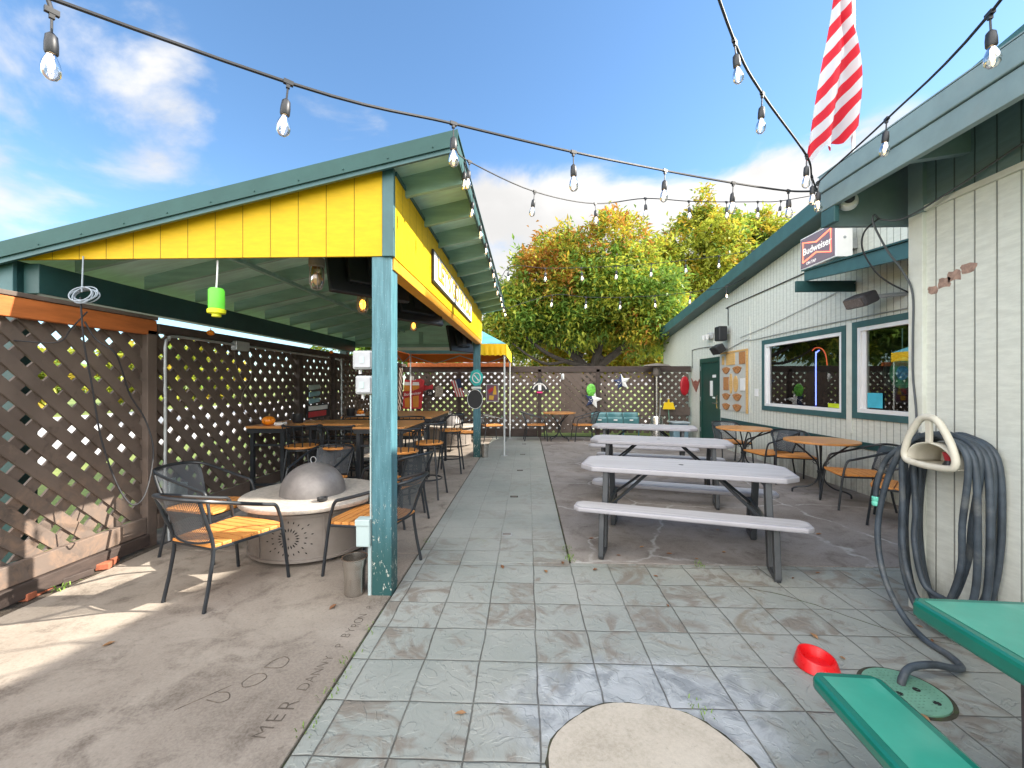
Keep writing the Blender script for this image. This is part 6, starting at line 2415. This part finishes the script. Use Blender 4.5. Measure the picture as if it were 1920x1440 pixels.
t2 = thing("tree", "taller yellow green tree further back beside the building roof", "tree", (8.2, 20.5, 0))
trunk(t2, None, [([(8.2, 20.6, -.1), (8.1, 20.5, 2.0), (8.3, 20.4, 4.2), (8.4, 20.2, 7.5)], .28, .06), ([(8.2, 20.5, 3), (7.2, 20.2, 4.5), (6.2, 20.0, 6.4)], .14, .04), ([(8.2, 20.5, 3.4), (9.3, 20.2, 5.2), (10.2, 20, 7.4)], .14, .04)], .3)
crown("crown", [((8.2, 20.4, 6.6), (3.1, 2.5, 2.6)), ((6.3, 20.2, 5.6), (2.0, 1.8, 2.1)), ((10.0, 20.4, 6.8), (2.0, 1.8, 2.4)), ((8.7, 20.3, 8.7), (1.3, 1.2, .95)), ((8.15, 20.2, 9.5), (.35, .35, .95)), ((10.9, 20.3, 8.6), (.7, .7, .9)), ((7.4, 20.2, 3.6), (2.4, 1.6, 1.3)), ((5.2, 19.4, 5.7), (1.7, 1.6, 2.2)), ((6.2, 19.2, 3.6), (1.6, 1.4, 1.2))],
      4600, 13, .29, .11, t2, pick2, 23)


def pick3(P, r): return 2 if r.random() < .6 else 1


t3 = thing("tree", "low golden tree glowing just above the back fence", "tree", (3.4, 19.2, 0))
trunk(t3, None, [([(3.4, 19.2, -.1), (3.4, 19.2, 1.4), (3.5, 19.1, 2.8)], .14, .05)], .14)
crown("crown", [((2.4, 19.2, 2.9), (2.4, 1.2, 1.0)), ((4.9, 19.2, 2.9), (2.2, 1.2, 1.0)), ((.2, 19.2, 3.0), (1.7, 1.2, 1.2))], 1300, 10, .32, .12, t3, pick3, 31)
nb = thing("shade_block", "unseen tall cream block added right of the bar to shade the fence", "building", (14, 8, 0))  # added out of frame to keep the sun off left fence and slab
MB().bb((12.2, 5.3, -.05), (16, 10.3, 11.45)).build("wall", m_cream, nb, world=True)
MB().prism([(12.6, 5.4, 11.46), (15.9, 5.4, 11.46), (14.2, 5.4, 11.75)], (0, 4.8, 0)).build("roof", m_fascia_r, nb, world=True)
for i, (x, y, h_, lab) in enumerate(((-4.6, 19.5, 5.5, "dark green tree hidden behind the pavilion roof, nearest the path"), (-7.4, 18.6, 5.6, "dark green tree behind the pavilion roof, furthest left"), (-7.5, 25, 8.0, "dark green tree behind the pavilion roof, furthest away"))):
    t = thing("tree", lab, "tree", (x, y, 0), 0, "dark trees behind the pavilion")
    trunk(t, None, [([(x, y, -.1), (x + .1, y, 2.0), (x - .1, y, h_)], .18, .05)], .2)
    crown("crown", [((x, y, h_), (1.9, 2.0, 2.2)), ((x + .3, y, h_ * .68), (1.9, 1.8, 1.6))], 1000, 10, .4, .15, t, lambda P, r: 0 if r.random() < .85 else 1, 70 + i)
# hedge bushes beyond the left fence
for i, (x, y, rx, rz_, lab) in enumerate(((-26, 6, 5.5, 2.2, "yellow green hedge tree beyond the left road, nearest"), (-26, 18, 6, 2.5, "yellow green hedge tree beyond the left road, middle"), (-27, 33, 7, 2.9, "yellow green hedge tree beyond the left road, furthest"))):
    t = thing("hedge_tree", lab, "tree", (x, y, 0), 0, "hedge trees beyond the left road")
    MB().tube([(x, y, -.1), (x, y, rz_)], [.2, .1], 8).build("trunk", m_bark, t, world=True)
    crown("crown", [((x, y, rz_ * .75), (2.0, rx, rz_ * .8))], 700, 8, .7, .32, t, pick2, 50 + i)

# the prototypes' placeholder labels are all replaced above
for o in bpy.data.objects:
    if o.get("label") == "x":
        print("UNPLACED", o.name)
